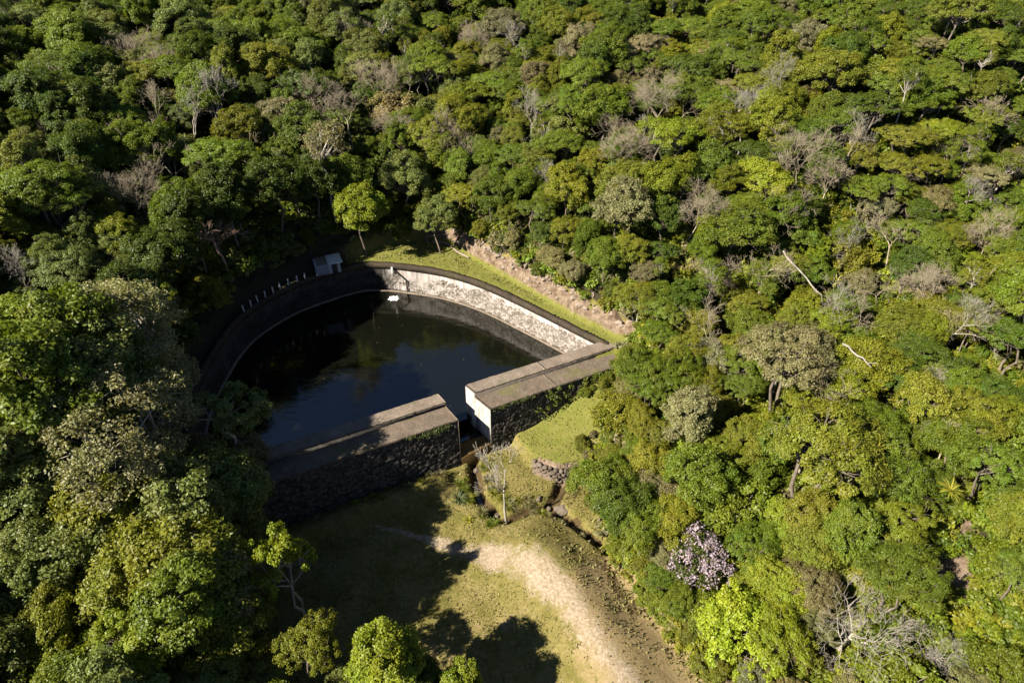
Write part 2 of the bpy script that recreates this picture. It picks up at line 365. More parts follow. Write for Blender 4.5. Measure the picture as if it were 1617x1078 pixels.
# ------------------------------------------------------------------ ground
FX0, FX1, FY0, FY1 = -48., 30., 12., 102.
def grid_faces(nx, ny):
    i = np.arange(ny-1)[:, None]*nx+np.arange(nx-1)[None]
    return np.stack([i, i+1, i+nx+1, i+nx], -1).reshape(-1, 4)
def surface_masks(x, y):
    s, t = dam_st(x, y); dM = sdist(x, y, MEAD); dT = sdist(x, y, TERR)
    low = sstep(1.5, 3.0, t)*np.where(s > 19, sstep(19, 25, s)*0+sstep(1.0, 4.0, t), 1)
    up = 1-low
    forest = np.where(low > .5, sstep(.5, 3.0, dM), np.maximum(sstep(1.3, 2.6, dT), .8*sstep(-22, -27, x)))  # left rim strip: shade painted in with the forest floor colour
    d, arc = seg_dist(x, y, PATH); wp = np.interp(arc, [0, 5, 9, 14, 20, 28, 40], [.2, .5, 1.2, 2.1, 2.1, 1.8, 2.1])
    sand = sstep(wp*1.6, wp*.1, d)*low*(.35+.7*fbm(x*.4, y*.4, 77)+.25*fbm(x*1.6, y*1.6, 78))
    dryc, _ = seg_dist(x, y, [(11, 38), (12.5, 32), (14, 26), (16, 18)])
    dry = sstep(7.5, 1.5, dryc)*low*.95+.38*sstep(43, 35, y)*low
    mudc, _ = seg_dist(x, y, [(9, 42), (10.3, 39), (11.6, 36)])
    mud = .62*sstep(1.4, .2, mudc)*low
    for g in (GULLY, GULLY_B):
        q, _ = seg_dist(x, y, g); mud = np.maximum(mud, sstep(1.0, .3, q+(fbm(x*.8, y*.8, 80)-.5))*low)
    lawn = sstep(1.0, -.3, dT)*up*sstep(-25, -22, x)
    side = np.interp(x, [.6, 3, 5.2, 7.6, 12], [58.2, 54.4, 53.4, 53.2, 51])
    lawn = np.maximum(lawn, sstep(0, .8, y-side)*sstep(0, 1.5, x)*low*sstep(2, 0, dM))
    soil = sstep(.1, .6, dT)*sstep(2.3, 1.0, dT+(fbm(x*.5, y*.5, 79)-.5)*2)*up*sstep(-20, -10, x)
    edgeR, _ = seg_dist(x, y, [(3, 54.4), (5.2, 53.4), (7.6, 53.2)])
    soil = np.maximum(soil, .75*sstep(1.3, .3, edgeR)*low)
    # eroded pale gash on the right hand hillside
    gd, _ = seg_dist(x, y, SCAR); soil = np.maximum(soil, sstep(1.6, .7, gd))
    return dict(forest=forest*(1-soil), sand=sand, dry=dry, mud=mud, lawn=lawn, soil=soil)
def build_ground():
    st = .4; xs = np.arange(FX0, FX1+.01, st); ys = np.arange(FY0, FY1+.01, st)
    X, Y = np.meshgrid(xs, ys); X = X.ravel(); Y = Y.ravel(); Z = terrain(X, Y)
    dP = sdist(X, Y, POOL); s, t = dam_st(X, Y)
    Z = Z+(fbm(X*1.3, Y*1.3, 31)-.5)*.18+(sstep(.3, 1, sdist(X, Y, TERR))*sstep(4, 2, sdist(X, Y, TERR))*sstep(3, 1, t)*((fbm(X*.9, Y*.9, 33)-.5)*2.0+(vnoise(X*2.2, Y*2.2, 34)-.5)*.7))
    F = grid_faces(len(xs), len(ys))
    hide = (dP < .45) & (t < .6)
    Z = np.where(hide, 1.0, Z)
    F = F[~hide[F].any(1)]
    st2 = 3.; xs = np.arange(-300, 300.1, st2); ys = np.arange(-60, 420.1, st2)
    X2, Y2 = np.meshgrid(xs, ys); X2 = X2.ravel(); Y2 = Y2.ravel()
    F2 = grid_faces(len(xs), len(ys)); cx = X2[F2].mean(1); cy = Y2[F2].mean(1)
    F2 = F2[~((cx > FX0) & (cx < FX1) & (cy > FY0) & (cy < FY1))]
    Z2 = terrain(X2, Y2)
    AX = np.concatenate([X, X2]); AY = np.concatenate([Y, Y2])
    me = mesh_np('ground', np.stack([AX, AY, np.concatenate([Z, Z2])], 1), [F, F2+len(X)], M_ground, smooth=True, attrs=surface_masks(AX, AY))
    return tag(put('ground', me), kind='structure')
build_ground()
# water of the pool
wp = [p for p in smooth_line(WALL_LINE, 1.0)]
bmv = [(p[0], p[1], POOL_Z) for p in wp]
me = mesh_np('water', np.array(bmv), [np.array([list(range(len(bmv)))])], M_water)
pool_water = tag(put('water', me), kind='structure')
me = mesh_np('pool_bed', np.array([(x, y, 1.2) for x, y, _ in bmv]), [np.array([list(range(len(bmv)))])], M_coping)
tag(put('pool_bed', me), kind='structure')
gapw = [dam_xy(-3.6, -.2), dam_xy(.9, -.2), dam_xy(1.2, 3.0), dam_xy(-3.2, 3.0)]
tag(put('spillway_water', mesh_np('spillway_water', np.array([(*p, 2.05) for p in gapw]), [np.array([[0, 1, 2, 3]])], M_water)), kind='structure')
g = [p for p in smooth_line(GULLY, .8)]; dirs = np.gradient(np.array(g), axis=0); dirs /= np.linalg.norm(dirs, axis=1)[:, None]
nn = np.stack([-dirs[:, 1], dirs[:, 0]], 1); ga = np.array(g)
zz = np.minimum.accumulate(np.array([tz(*p) for p in g])+.10)
V = np.concatenate([np.column_stack([ga+nn*.28, zz]), np.column_stack([ga-nn*.28, zz])]); n_ = len(g)
tag(put('stream_water', mesh_np('stream_water', V, [np.array([(i, i+1, n_+i+1, n_+i) for i in range(n_-1)])], M_water)), kind='structure')

# ------------------------------------------------------------------ retaining wall round the pool
wall = empty('retaining_wall', (0, 0, 0), 'curved white plastered retaining wall with dark coping round the reservoir pool', 'wall')
n_r = len(RIM); tang = np.gradient(RIM, axis=0); tang /= np.linalg.norm(tang, axis=1)[:, None]
inw = np.stack([-tang[:, 1], tang[:, 0]], 1)
cen = np.array([-14., 70.]); 
if ((cen-RIM[n_r//2])@inw[n_r//2]) < 0: inw = -inw
arc = np.arange(n_r)*.15
zs = np.linspace(1.0, 7.98, 47)
U, Zg = np.meshgrid(arc, zs); f1, f2, val = voro(U/.42, Zg/.34, 3)
lowpart = sstep(.83, .55, (Zg-POOL_Z)/(8-POOL_Z)+(fbm(U*.7, Zg*.9, 41)-.5)*.5)
along = np.interp(arc, [0, 1, 17, 24, 31], [1.15, 1.2, 1.05, .8, .55])[None]
stn = sstep(.42, .6, lowpart*along+(fbm(U*.55, Zg*.8, 44)-.5)*.6)
dsp = stn*(np.clip((f2-f1)*.6, 0, .2)+val*.16-.2)+(fbm(U*2, Zg*2, 45)-.5)*.03
damp_shade = np.clip(sstep(.3, 0, Zg-POOL_Z)*.5+sstep(7.55, 7.95, Zg)*.55+np.interp(arc, [24, 33, 37, 41, 120], [0, .05, .5, 1.2, 1.3])[None]*np.ones_like(U), 0, 1)  # waterline damp, darker top edge, and tree shade painted into the left wall
XY = RIM[None]+inw[None]*(dsp+.12*(8-Zg)/4.5)[..., None]
V = np.concatenate([XY, Zg[..., None]], -1).reshape(-1, 3)
F = grid_faces(n_r, len(zs))
me = mesh_np('wall_face', V, [F], M_retain, smooth=True, attrs=dict(stone=stn.ravel(), cell=val.ravel(), joint=sstep(.22, .05, f2-f1).ravel(), damp_shade=damp_shade.ravel()))
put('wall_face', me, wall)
def strip(lo, hi, z0, z1, step=4, wob=0):
    """a band that follows the rim between two offsets (inwards positive)"""
    idx = np.arange(0, n_r, step); P = RIM[idx]; N = inw[idx]; j = (fbm(arc[idx]*.8, arc[idx]*0, 51)-.5)*wob
    a = P+N*(lo+j)[:, None] if wob else P+N*lo; b = P+N*hi; m = len(idx)
    V = np.concatenate([np.column_stack([a, np.full(m, z0)]), np.column_stack([b, np.full(m, z0)]), np.column_stack([b, np.full(m, z1)]), np.column_stack([a, np.full(m, z1)])])
    i = np.arange(m-1); Q = [np.stack([k*m+i, k*m+i+1, ((k+1) % 4)*m+i+1, ((k+1) % 4)*m+i], 1) for k in range(4)]
    Q.append(np.array([[0, m, 2*m, 3*m], [m-1, 4*m-1, 3*m-1, 2*m-1]]))
    return V, [np.concatenate(Q)]
V, P = strip(-.65, .07, 7.2, 8.04, wob=.4); put('coping', mesh_np('coping', V, P, M_coping), wall)
V, P = strip(.1, .62, POOL_Z-1.2, POOL_Z+.07); put('ledge', mesh_np('ledge', V, P, M_cap), wall)

# ------------------------------------------------------------------ the dam: two stepped masonry blocks with a gap between
T1, T2, ZC, ZW = 1.65, 4.2, 8.0, 7.3
def rect3(s0, s1, t0, t1, z0, z1, sk0=0., sk1=0.):
    """box in dam coordinates; sk shifts the end along the dam with t (skewed ends)"""
    f = lambda s, t, z, sk: (*dam_xy(s+sk*t, t), z)
    lo = [f(s0, t0, z0, sk0), f(s1, t0, z0, sk1), f(s1, t1, z0, sk1), f(s0, t1, z0, sk0)]
    return [(p[0], p[1], z0) for p in lo], [(p[0], p[1], z1) for p in lo]
def block(name, label, s0, s1, sk0, sk1, gap_end, zb):
    root = empty(name, (*dam_xy((s0+s1)/2, 2), 0), label, 'dam', 'stepped masonry dam blocks'); inv = root.location
    def fin(nm, geo, mat, bev=0):
        V, P = geo.arrays(); o = put(nm, mesh_np(nm, V-np.array(inv), P, mat), root)
        if bev: bevel(o, bev)
        return o
    g = Geo(); g.hexa(*rect3(s0+.02, s1-.02, 0.06, T1, -1.5, ZC-.28, sk0, sk1)); g.hexa(*rect3(s0+.02, s1-.02, T1+.004, T2-.12, -1.5, ZW-.2, sk0, sk1)); fin('core', g, M_masonry)
    def slabs(nm, t0, t1, z, th, mat, sd):
        # worn slabs: cast in lengths with open joints, edges crumbled
        qq = np.random.default_rng(sd); G = Geo(); cuts = [s0-.03]
        while cuts[-1] < s1-12: cuts.append(cuts[-1]+qq.uniform(8, 10))
        cuts.append(s1+.03)
        for a, b in zip(cuts[:-1], cuts[1:]):
            ns = max(3, int((b-a)/.2)); nt = max(3, int((t1-t0)/.2)); S_, T_ = np.meshgrid(np.linspace(a+.004, b-.004, ns), np.linspace(t0, t1, nt))
            w = (S_-s0)/(s1-s0); T2_ = T_+np.where((T_ <= t0+.01) | (T_ >= t1-.01), (fbm(S_*2.5, T_*2.5, sd)-.5)*.16, 0); S2 = S_+T2_*(sk0*(1-w)+sk1*w)
            edge = np.minimum(np.minimum(T_-t0, t1-T_), .2)/.2
            Zt = z+(fbm(S_*1.5, T_*1.5, sd+1)-.5)*.05+qq.uniform(-.006, .006)-(1-edge)*.07*fbm(S_*3, T_*3, sd+2)
            X_, Y_ = dam_xy(S2, T2_); top = np.stack([X_, Y_, Zt], -1).reshape(-1, 3); bot = top.copy(); bot[:, 2] = z-th; n_ = ns*nt
            F_ = grid_faces(ns, nt); ring = list(range(ns))+[ns*(i+1)-1 for i in range(1, nt)]+[ns*nt-2-i for i in range(ns-1)]+[ns*(nt-2-i) for i in range(nt-2)]
            G.add(np.vstack([top, bot]), np.vstack([F_, F_[:, ::-1]+n_, [(p, q2, q2+n_, p+n_) for p, q2 in zip(ring, ring[1:]+ring[:1])]]))
        fin(nm, G, mat)
    slabs('crest', -.05, T1+.05, ZC, .28, M_cap, 5); slabs('walkway', T1+.03, T2+.1, ZW, .2, M_walk, 15)
    # rubble face towards the valley, real relief
    ss = np.arange(s0, s1, .11); zz = np.linspace(zb, ZW-.2, 58); S, Z = np.meshgrid(ss, zz)
    f1, f2, val = voro(S/(.46+.0*S)+fbm(S*.6, Z*.6, 63)*1.6, Z/.33+fbm(S*.6, Z*.6, 64)*1.2, 7, .95); rel = np.clip((f2-f1)*.7, 0, .09)+val*.09+(fbm(S*3, Z*3, 61)-.5)*.08-.08
    t = T2-.08+.05*(ZW-Z)+rel; sk = np.interp(S, [s0, s0+.01, s1-.01, s1], [sk0, sk0, sk1, sk1]); w = (S-s0)/(s1-s0)
    X, Y = dam_xy(S+t*(sk0*(1-w)+sk1*w), t)
    V = np.stack([X, Y, Z], -1).reshape(-1, 3)-np.array(inv)
    put('stone_face', mesh_np('stone_face', V, [grid_faces(len(ss), len(zz))], M_masonry, attrs=dict(stone=np.ones(S.size), cell=val.ravel(), joint=sstep(.2, .05, f2-f1).ravel(), damp_shade=np.clip(.35*sstep(3, 0, Z)+(fbm(S*.3, Z*.3, 62)-.5), 0, 1).ravel())), root)
    # plastered end at the gap
    g = Geo(); sg, sk, e = (s0, sk0, -1) if gap_end == 'low' else (s1, sk1, 1)
    a, b = (sg-.07, sg) if e < 0 else (sg, sg+.07)
    g.hexa(*rect3(a, b, .0, T1+.02, -1.4, ZC-.285, sk, sk)); g.hexa(*rect3(a, b, T1+.024, T2+.16, -1.4, ZW-.205, sk, sk)); fin('end_face', g, M_white if e < 0 else M_walk)
    return root
SK = .28
block('dam_block', 'right stepped dam block with sunlit white plastered end', 0.0, 20.6, SK, 0.0, 'low', -.6)
block('dam_block', 'left stepped dam block in dappled tree shade with mossy crest', -34., -3.55, 0.0, .16, 'high', -.9)
# spillway sill in the gap
g = Geo(); g.hexa([(*dam_xy(-3.2, 3.1), -1.), (*dam_xy(1.05, 3.1), -1.), (*dam_xy(1.3, 4.5), -1.), (*dam_xy(-2.9, 4.5), -1.)], [(*dam_xy(-3.2, 3.1), 2.12), (*dam_xy(1.05, 3.1), 2.12), (*dam_xy(1.3, 4.5), 1.75), (*dam_xy(-2.9, 4.5), 1.0)])
V, P = g.arrays(); o = bevel(put('spillway_sill', mesh_np('spillway_sill', V, P, M_rust_sill)), .12); tag(o, 'ochre algae covered sill at the foot of the gap between the dam blocks', 'sill')

# ------------------------------------------------------------------ small built things round the pool
def rim_at(px, py, z=8.0):
    u = (px-W0/2)/FPX; v = (H0/2-py)/FPX
    d = (u, math.cos(PITCH)+v*math.sin(PITCH), -math.sin(PITCH)+v*math.cos(PITCH)); t = (z-CAM_H)/d[2]
    return d[0]*t, d[1]*t
hx, hy = -27.3, 86.3
hut = empty('gate_house', (hx, hy, 7.95), 'small pale concrete gate house on the shaded far left rim of the pool', 'hut', rz=R(22))
g = Geo(); g.box((0, 0, .85), (3.6, 2.2, 1.7)); bevel(put('wall', g.mesh('wall', M_hut), hut), .03)
g = Geo(); g.box((1.1, -.1, 1.79), (2.1, 2.7, .16)); bevel(put('roof', g.mesh('roof', M_post), hut), .02)
g = Geo(); g.box((-.75, 0, 1.76), (1.5, 2.4, .1)); bevel(put('cover_slab', g.mesh('cover_slab', M_cap), hut), .02)
g = Geo(); g.box((.95, -1.115, .75), (.75, .05, 1.45)); put('door', g.mesh('door', M_dark), hut)
g = Geo()
for k in range(5): g.box((-1.6+k*.38, -1.12, .8), (.06, .05, 1.5))
put('grille', g.mesh('grille', M_dark), hut)
pg = Geo(); pg.box((0, 0, .48), (.16, .16, .96)); pg.box((0, 0, 1.0), (.22, .22, .07)); pm = pg.mesh('fence_post', M_post)
k0 = int(np.argmin(np.hypot(RIM[:, 0]+29.8, RIM[:, 1]-83.6)))
ords = ['nearest to the gate house', 'second from the gate house', 'third from the gate house', 'fourth from the gate house', 'fifth from the gate house', 'sixth from the gate house', 'seventh from the gate house', 'eighth from the gate house', 'ninth from the gate house', 'tenth from the gate house', 'eleventh from the gate house', 'twelfth from the gate house', 'thirteenth from the gate house', 'fourteenth from the gate house']
for q in range(9):
    i = k0+int(q*1.3/.15)
    if i >= n_r: break
    p = RIM[i]-inw[i]*.25
    o = bevel(put('fence_post', pm, None, (p[0], p[1], 8.0), math.atan2(tang[i, 1], tang[i, 0])+R(random.uniform(-5, 5))), .02)
    o.rotation_euler[0] = R(random.uniform(-4, 4)); tag(o, 'short white concrete post on the pool rim, '+ords[q], 'fence post', 'white posts along the shaded pool rim')
# pipe with a bracket on the far wall
i = int(np.argmin(np.hypot(RIM[:, 0]+18.0, RIM[:, 1]-87.8))); b0 = RIM[i]+inw[i]*.25
pipe = empty('drain_pipe', (b0[0], b0[1], 7.4), 'dark rusted pipe slanting down the white far wall from a white bracket', 'pipe')
a_ = np.array([tang[i, 0], tang[i, 1]]); a_ = a_ if a_[0] > 0 else -a_
pt = lambda u, z, o=.12: (a_[0]*u+inw[i, 0]*o, a_[1]*u+inw[i, 1]*o, z)
g = Geo(); g.tube([pt(.1, 0), pt(.5, -.35), pt(1.6, -1.35), pt(2.0, -1.75), pt(2.02, -2.6), pt(2.02, -3.9)], [.09]*6, 8); put('pipe_run', g.mesh('pipe_run', M_dark), pipe)
g = Geo(); g.box((*pt(0, -.05, .1)[:2], -.15), (.28, .22, 1.0), math.atan2(a_[1], a_[0])); bevel(put('bracket', g.mesh('bracket', M_post), pipe), .02)
# bubbling splash of the inflow
fx, fy = rim_at(622, 471, POOL_Z)
sp = empty('water_splash', (fx, fy, POOL_Z), 'white splash of bubbling water in the pool near the far wall', 'splash')
g = Geo(); th = np.linspace(0, 2*math.pi, 28, endpoint=False)
V = [(0, 0, .1)]
for k, rr in enumerate((.3, .6)):
    for a in th: V.append((math.cos(a)*rr*1.3*(1+.35*random.uniform(-1, 1)*k), math.sin(a)*rr*(1+.35*random.uniform(-1, 1)*k), .14*(1-k)+.02+.06*random.random()*(1-k)))
T = [(0, 1+k, 1+(k+1) % 28) for k in range(28)]; Q = [(1+k, 29+k, 29+(k+1) % 28, 1+(k+1) % 28) for k in range(28)]
g.add(V, Q, T); put('foam', g.mesh('foam', M_foam, True), sp)
g = Geo()
for k in range(60):
    a = random.uniform(0, 6.28); rr = abs(random.gauss(0, .28)); h = max(.05, .42-rr*.7)*random.uniform(.5, 1.1); s_ = random.uniform(.025, .06); c = np.array([math.cos(a)*rr, math.sin(a)*rr, h])
    g.add([c+np.array(v)*s_ for v in ((1, 0, 0), (-1, 0, 0), (0, 1, 0), (0, -1, 0), (0, 0, 1.6), (0, 0, -1.6))], T=[(0, 2, 4), (2, 1, 4), (1, 3, 4), (3, 0, 4), (2, 0, 5), (1, 2, 5), (3, 1, 5), (0, 3, 5)])
tag(put('spray', g.mesh('spray', M_foam, True), sp), kind='stuff')
# slab bridge at the top of the lawn
bx, by = -10.6, 95.6
br = empty('slab_bridge', (bx, by, 7.9), 'narrow dark slab footbridge at the top corner of the lawn', 'footbridge', rz=R(12))
g = Geo(); g.box((-.9, 0, 1.0), (4.4, .75, .22)); bevel(put('deck_slab', g.mesh('deck_slab', M_cap), br), .03)
for u in (-2.9, 1.1):
    g = Geo(); g.box((u, 0, .4), (.5, .9, 1.0)); bevel(put('abutment', g.mesh('abutment', M_rock), br), .05)
g = Geo(); lx = smooth_line([(-12.6, 94.6, 8.0), (-10.2, 94.0, 8.0), (-8.3, 91.4, 8.0), (-6.5, 89.7, 8.0)], .5)
g.tube(lx+np.array([0, 0, .05]), np.full(len(lx), .16), 6); o = put('lawn_edging', g.mesh('lawn_edging', M_pale_rock), None); tag(o, 'low pale stone edging along the top corner of the lawn', 'edging')
# dry stone wall below the grassy shelf
sw = empty('dry_stone_wall', (5.2, 53.3, 0), 'low dark dry stone wall between the grassy shelf and the gully', 'wall')
rk = [rock_mesh('stone_%s' % 'abcdef'[k], M_rock, 20+k, (.42, .32, .26), 2) for k in range(6)]
g = Geo(); q = np.random.default_rng(4)
for row in range(5):
    for x in np.arange(2.6, 8.0, .62):
        src = rk[q.integers(6)]; v = np.array([v.co[:] for v in src.vertices]); a = q.uniform(0, 6.28)
        v = v@np.array([[math.cos(a), math.sin(a), 0], [-math.sin(a), math.cos(a), 0], [0, 0, 1]])*q.uniform(.8, 1.25)
        cx = x+(row % 2)*.3; cy = np.interp(cx, [.6, 3, 5.2, 7.6, 12], [58.2, 54.4, 53.4, 53.2, 51])-.15+q.uniform(-.1, .1)
        g.add(v+np.array([cx-5.2, cy-53.3, -.35+row*.42]), T=[tuple(p.vertices) for p in src.polygons])
put('stonework', g.mesh('stonework', M_rock), sw)
bl = [('large smooth brown boulder in the gully below the dry stone wall', 5.6, 48.9, (1.0, .75, .6)), ('pale boulder beside the large brown boulder, on its pool side', 4.2, 49.9, (.5, .4, .35)), ('small pale boulder in front of the large brown boulder', 4.5, 48.0, (.45, .4, .25)),
      ('grey boulder above the gully where it bends to the right', 3.1, 50.2, (.45, .35, .3)), ('flat stone on the mound edge right of the gully bend', 7.0, 46.6, (.5, .4, .2)), ('dark stone at the right end of the gully', 8.8, 45.2, (.45, .4, .3)),
      ('dark wet stone in the stream just below the gap', -4.2, 55.3, (.5, .5, .35)), ('mossy stone on the stream bank beside the bare tree', -1.6, 48.6, (.4, .35, .3))]
for k, (lb, x, y, sz) in enumerate(bl):
    o = put('boulder', rock_mesh('boulder', M_rock, 70+k, sz), None, (x, y, tz(x, y)+sz[2]*.35), k*1.3); tag(o, lb, 'boulder', 'boulders along the gully')
# loose stones of the cut bank beside the lawn
q = np.random.default_rng(9); bs = [rock_mesh('bank_stone', M_pale_rock, 90+k, (.42, .36, .34), 2, .6) for k in range(5)]
line = smooth_line([(-9.6, 95.0), (-6, 90.4), (-0.8, 85.1), (7.8, 76.2), (15.6, 68.9)], .36); nb = len(line)
for k, p in enumerate(line):
    x, y = p+q.normal(0, .28, 2)+np.array([.75, .65])*q.uniform(0, 1.3); z = tz(x, y)
    o = put('bank_stone', bs[k % 5], None, (x, y, z-.08), q.uniform(0, 6.28), tuple(q.uniform(.4, 1.25)*np.array([q.uniform(.7, 1.4), q.uniform(.7, 1.3), q.uniform(.7, 1.3)])))
    f = k/nb; part = 'upper' if f < .33 else 'middle' if f < .66 else 'lower'
    tag(o, 'pale weathered stone sticking out of the %s part of the cut bank beside the lawn' % part, 'stone', 'stones of the %s cut bank' % part)

# ------------------------------------------------------------------ trees: leaf-by-leaf crowns on real limbs
def leaf_cards(P, N, L, Wd, q):
    """one small pointed leaf spray per point, facing roughly N"""
    n = len(P); N = N/(np.linalg.norm(N, axis=1)[:, None]+1e-9)
    a = np.cross(N, q.normal(size=(n, 3))); a /= np.linalg.norm(a, axis=1)[:, None]+1e-9; b = np.cross(N, a)
    l = L*q.uniform(.65, 1.35, n)[:, None]; w = Wd*q.uniform(.7, 1.3, n)[:, None]
    V = np.stack([P-a*l*.5, P+b*w*.5+N*w*.12, P+a*l*.5, P-b*w*.5+N*w*.12], 1).reshape(-1, 3)
    return V, np.arange(4*n).reshape(n, 4)
def sphere_dirs(n, q):
    d = q.normal(size=(n, 3)); return d/np.linalg.norm(d, axis=1)[:, None]
def make_tree(seed, Rc=4., h=11., rz=3., lobes=16, lobe_r=1.5, tufts=12, tuft_r=.6, per=70, L=.34, Wd=.2, flat=1., up=.35, low=-.25, trunk_r=.2, sparse=False, lean=.0, rnd=.75, bend=0., stems=1):
    """returns leaf geometry and wood geometry; crown centre at height h-rz"""
    q = np.random.default_rng(seed); cz = h-rz
    C = []
    for k in range(lobes*30):
        d = sphere_dirs(1, q)[0]
        if d[2] < low: continue
        rr = q.uniform(.55, 1.0)**.6; c = np.array([d[0]*(Rc-lobe_r*.8)*rr, d[1]*(Rc-lobe_r*.8)*rr, cz+d[2]*(rz-lobe_r*.5*flat)*rr])
        c[:2] *= 1+.22*math.sin(3*math.atan2(d[1], d[0])+seed)+.12*math.sin(2*math.atan2(d[1], d[0])+seed*2.3)
        if all(np.linalg.norm((c-e)*np.array([1, 1, 1.2])) > lobe_r*.95 for e in C): C.append(c)
        if len(C) >= lobes: break
    C = np.array(C); lr = lobe_r*q.uniform(.55, 1.35, len(C))
    C[:, 0] += lean*(C[:, 2]-cz)
    LV = []; LN = []
    for c, r in zip(C, lr):
        d = sphere_dirs(tufts*3, q); out = c-np.array([0, 0, cz-rz*.4]); out = out/(np.linalg.norm(out)+1e-9)
        sc_ = d@(out*.6+np.array([0, 0, up])); d = d[np.argsort(-sc_)[:int(tufts*1.4)]]; d = d[q.permutation(len(d))[:tufts]]
        tc = c+d*r*np.array([1, 1, flat])*q.uniform(.7, 1.05, (len(d), 1))
        for t_, dd in zip(tc, d):
            m = int(per*q.uniform(.7, 1.3)); e = sphere_dirs(m, q); tr = tuft_r*q.uniform(.7, 1.3)
            e = e+dd*.35; rad = q.uniform(.15, 1, (m, 1))**.5
            p = t_+e*tr*rad*np.array([1, 1, .75*(.5+.5*flat)]); nn_ = e*(1-rnd)*1.2+np.array([0, 0, .55])+dd*.4+q.normal(size=(m, 3))*rnd*.75
            LV.append(p); LN.append(nn_)
    LV = np.concatenate(LV); LN = np.concatenate(LN)
    V, Q = leaf_cards(LV, LN, L, Wd, q)
    g = Geo(); base = np.array([0, 0, -1.2]); wob = q.normal(0, .18, (5, 2)); wob[0] = 0
    hs = np.linspace(0, 1, 5); fork = cz-rz*.55
    for st in range(stems):
        off = np.array([0, 0]) if stems == 1 else np.array([math.cos(st*6.28/stems+seed), math.sin(st*6.28/stems+seed)])
        tp = np.column_stack([wob[:, 0]*hs*3+lean*hs*1.5+off[0]*hs*Rc*.35+bend*np.sin(hs*3), wob[:, 1]*hs*3+off[1]*hs*Rc*.35, -1.2+(fork+1.2)*hs])
        g.tube(tp, trunk_r*np.interp(hs, [0, .1, 1], [1.35, 1, .65]), 7, False)
        top = tp[-1]; mine = [k for k in range(len(C)) if k % stems == st]
        for k in mine:
            c = C[k]; mid = top*.5+c*.5+np.array([0, 0, -.25*np.linalg.norm(c[:2]-top[:2])])*.4+q.normal(0, .2, 3)
            s0 = tp[-1]*.8+tp[-2]*.2 if q.random() < .5 else top
            pts = smooth_line([s0, mid, c], .5); g.tube(pts, np.linspace(trunk_r*.45, .035, len(pts)), 5)
            for dd in sphere_dirs(5, q):
                e = c+dd*lr[k]*q.uniform(.7, 1.25); g.tube([c*.7+mid*.3, c*.6+e*.4, e], [.04, .03, .012], 4)
    return (V, Q), g
def make_bare(seed, h=8., spread=1., depth=5, r0=.16, trunk=.3, droop=0., kids=3, twist=.35, n_first=None, fine=.012):
    q = np.random.default_rng(seed); g = Geo()
    def grow(p, d, L, r, k):
        n = 4; pts = [p]; dd = d.copy()
        for i in range(n-1):
            dd = dd+q.normal(0, twist*.45, 3)+np.array([0, 0, .05-droop*.1]); dd /= np.linalg.norm(dd); pts.append(pts[-1]+dd*L/(n-1))
        r1 = max(r*.62, fine); g.tube(pts, np.linspace(r, r1, n), 6 if r > .06 else 4 if r > .025 else 3)
        if k == 0: return
        m = (n_first if n_first and k == depth else kids)+(1 if q.random() < .3 else 0)
        for j in range(m):
            side = np.cross(dd, q.normal(size=3)); side /= np.linalg.norm(side)+1e-9
            nd = dd*.75+side*spread*q.uniform(.5, 1.0)+np.array([0, 0, .12-droop*.25]); nd /= np.linalg.norm(nd)
            st = pts[-1] if j < 2 else pts[-2]*q.uniform(0, 1)+pts[-1]*.0+pts[-1]*0
            if j >= 2:
                w = q.uniform(.1, .9); st = pts[-2]*(1-w)+pts[-1]*w
            grow(np.array(st), nd, L*q.uniform(.6, .85), r1*q.uniform(.65, .9), k-1)
    d0 = np.array([q.normal(0, .12), q.normal(0, .12), 1.]); d0 /= np.linalg.norm(d0)
    b = np.array([0, 0, -1.]); t = d0*h*trunk
    g.tube([b, b*.3+t*.3, t], [r0*1.3, r0*1.05, r0], 7, False)
    grow(t*.98, d0, h*(1-trunk)*.33, r0*.9, depth)
    return g
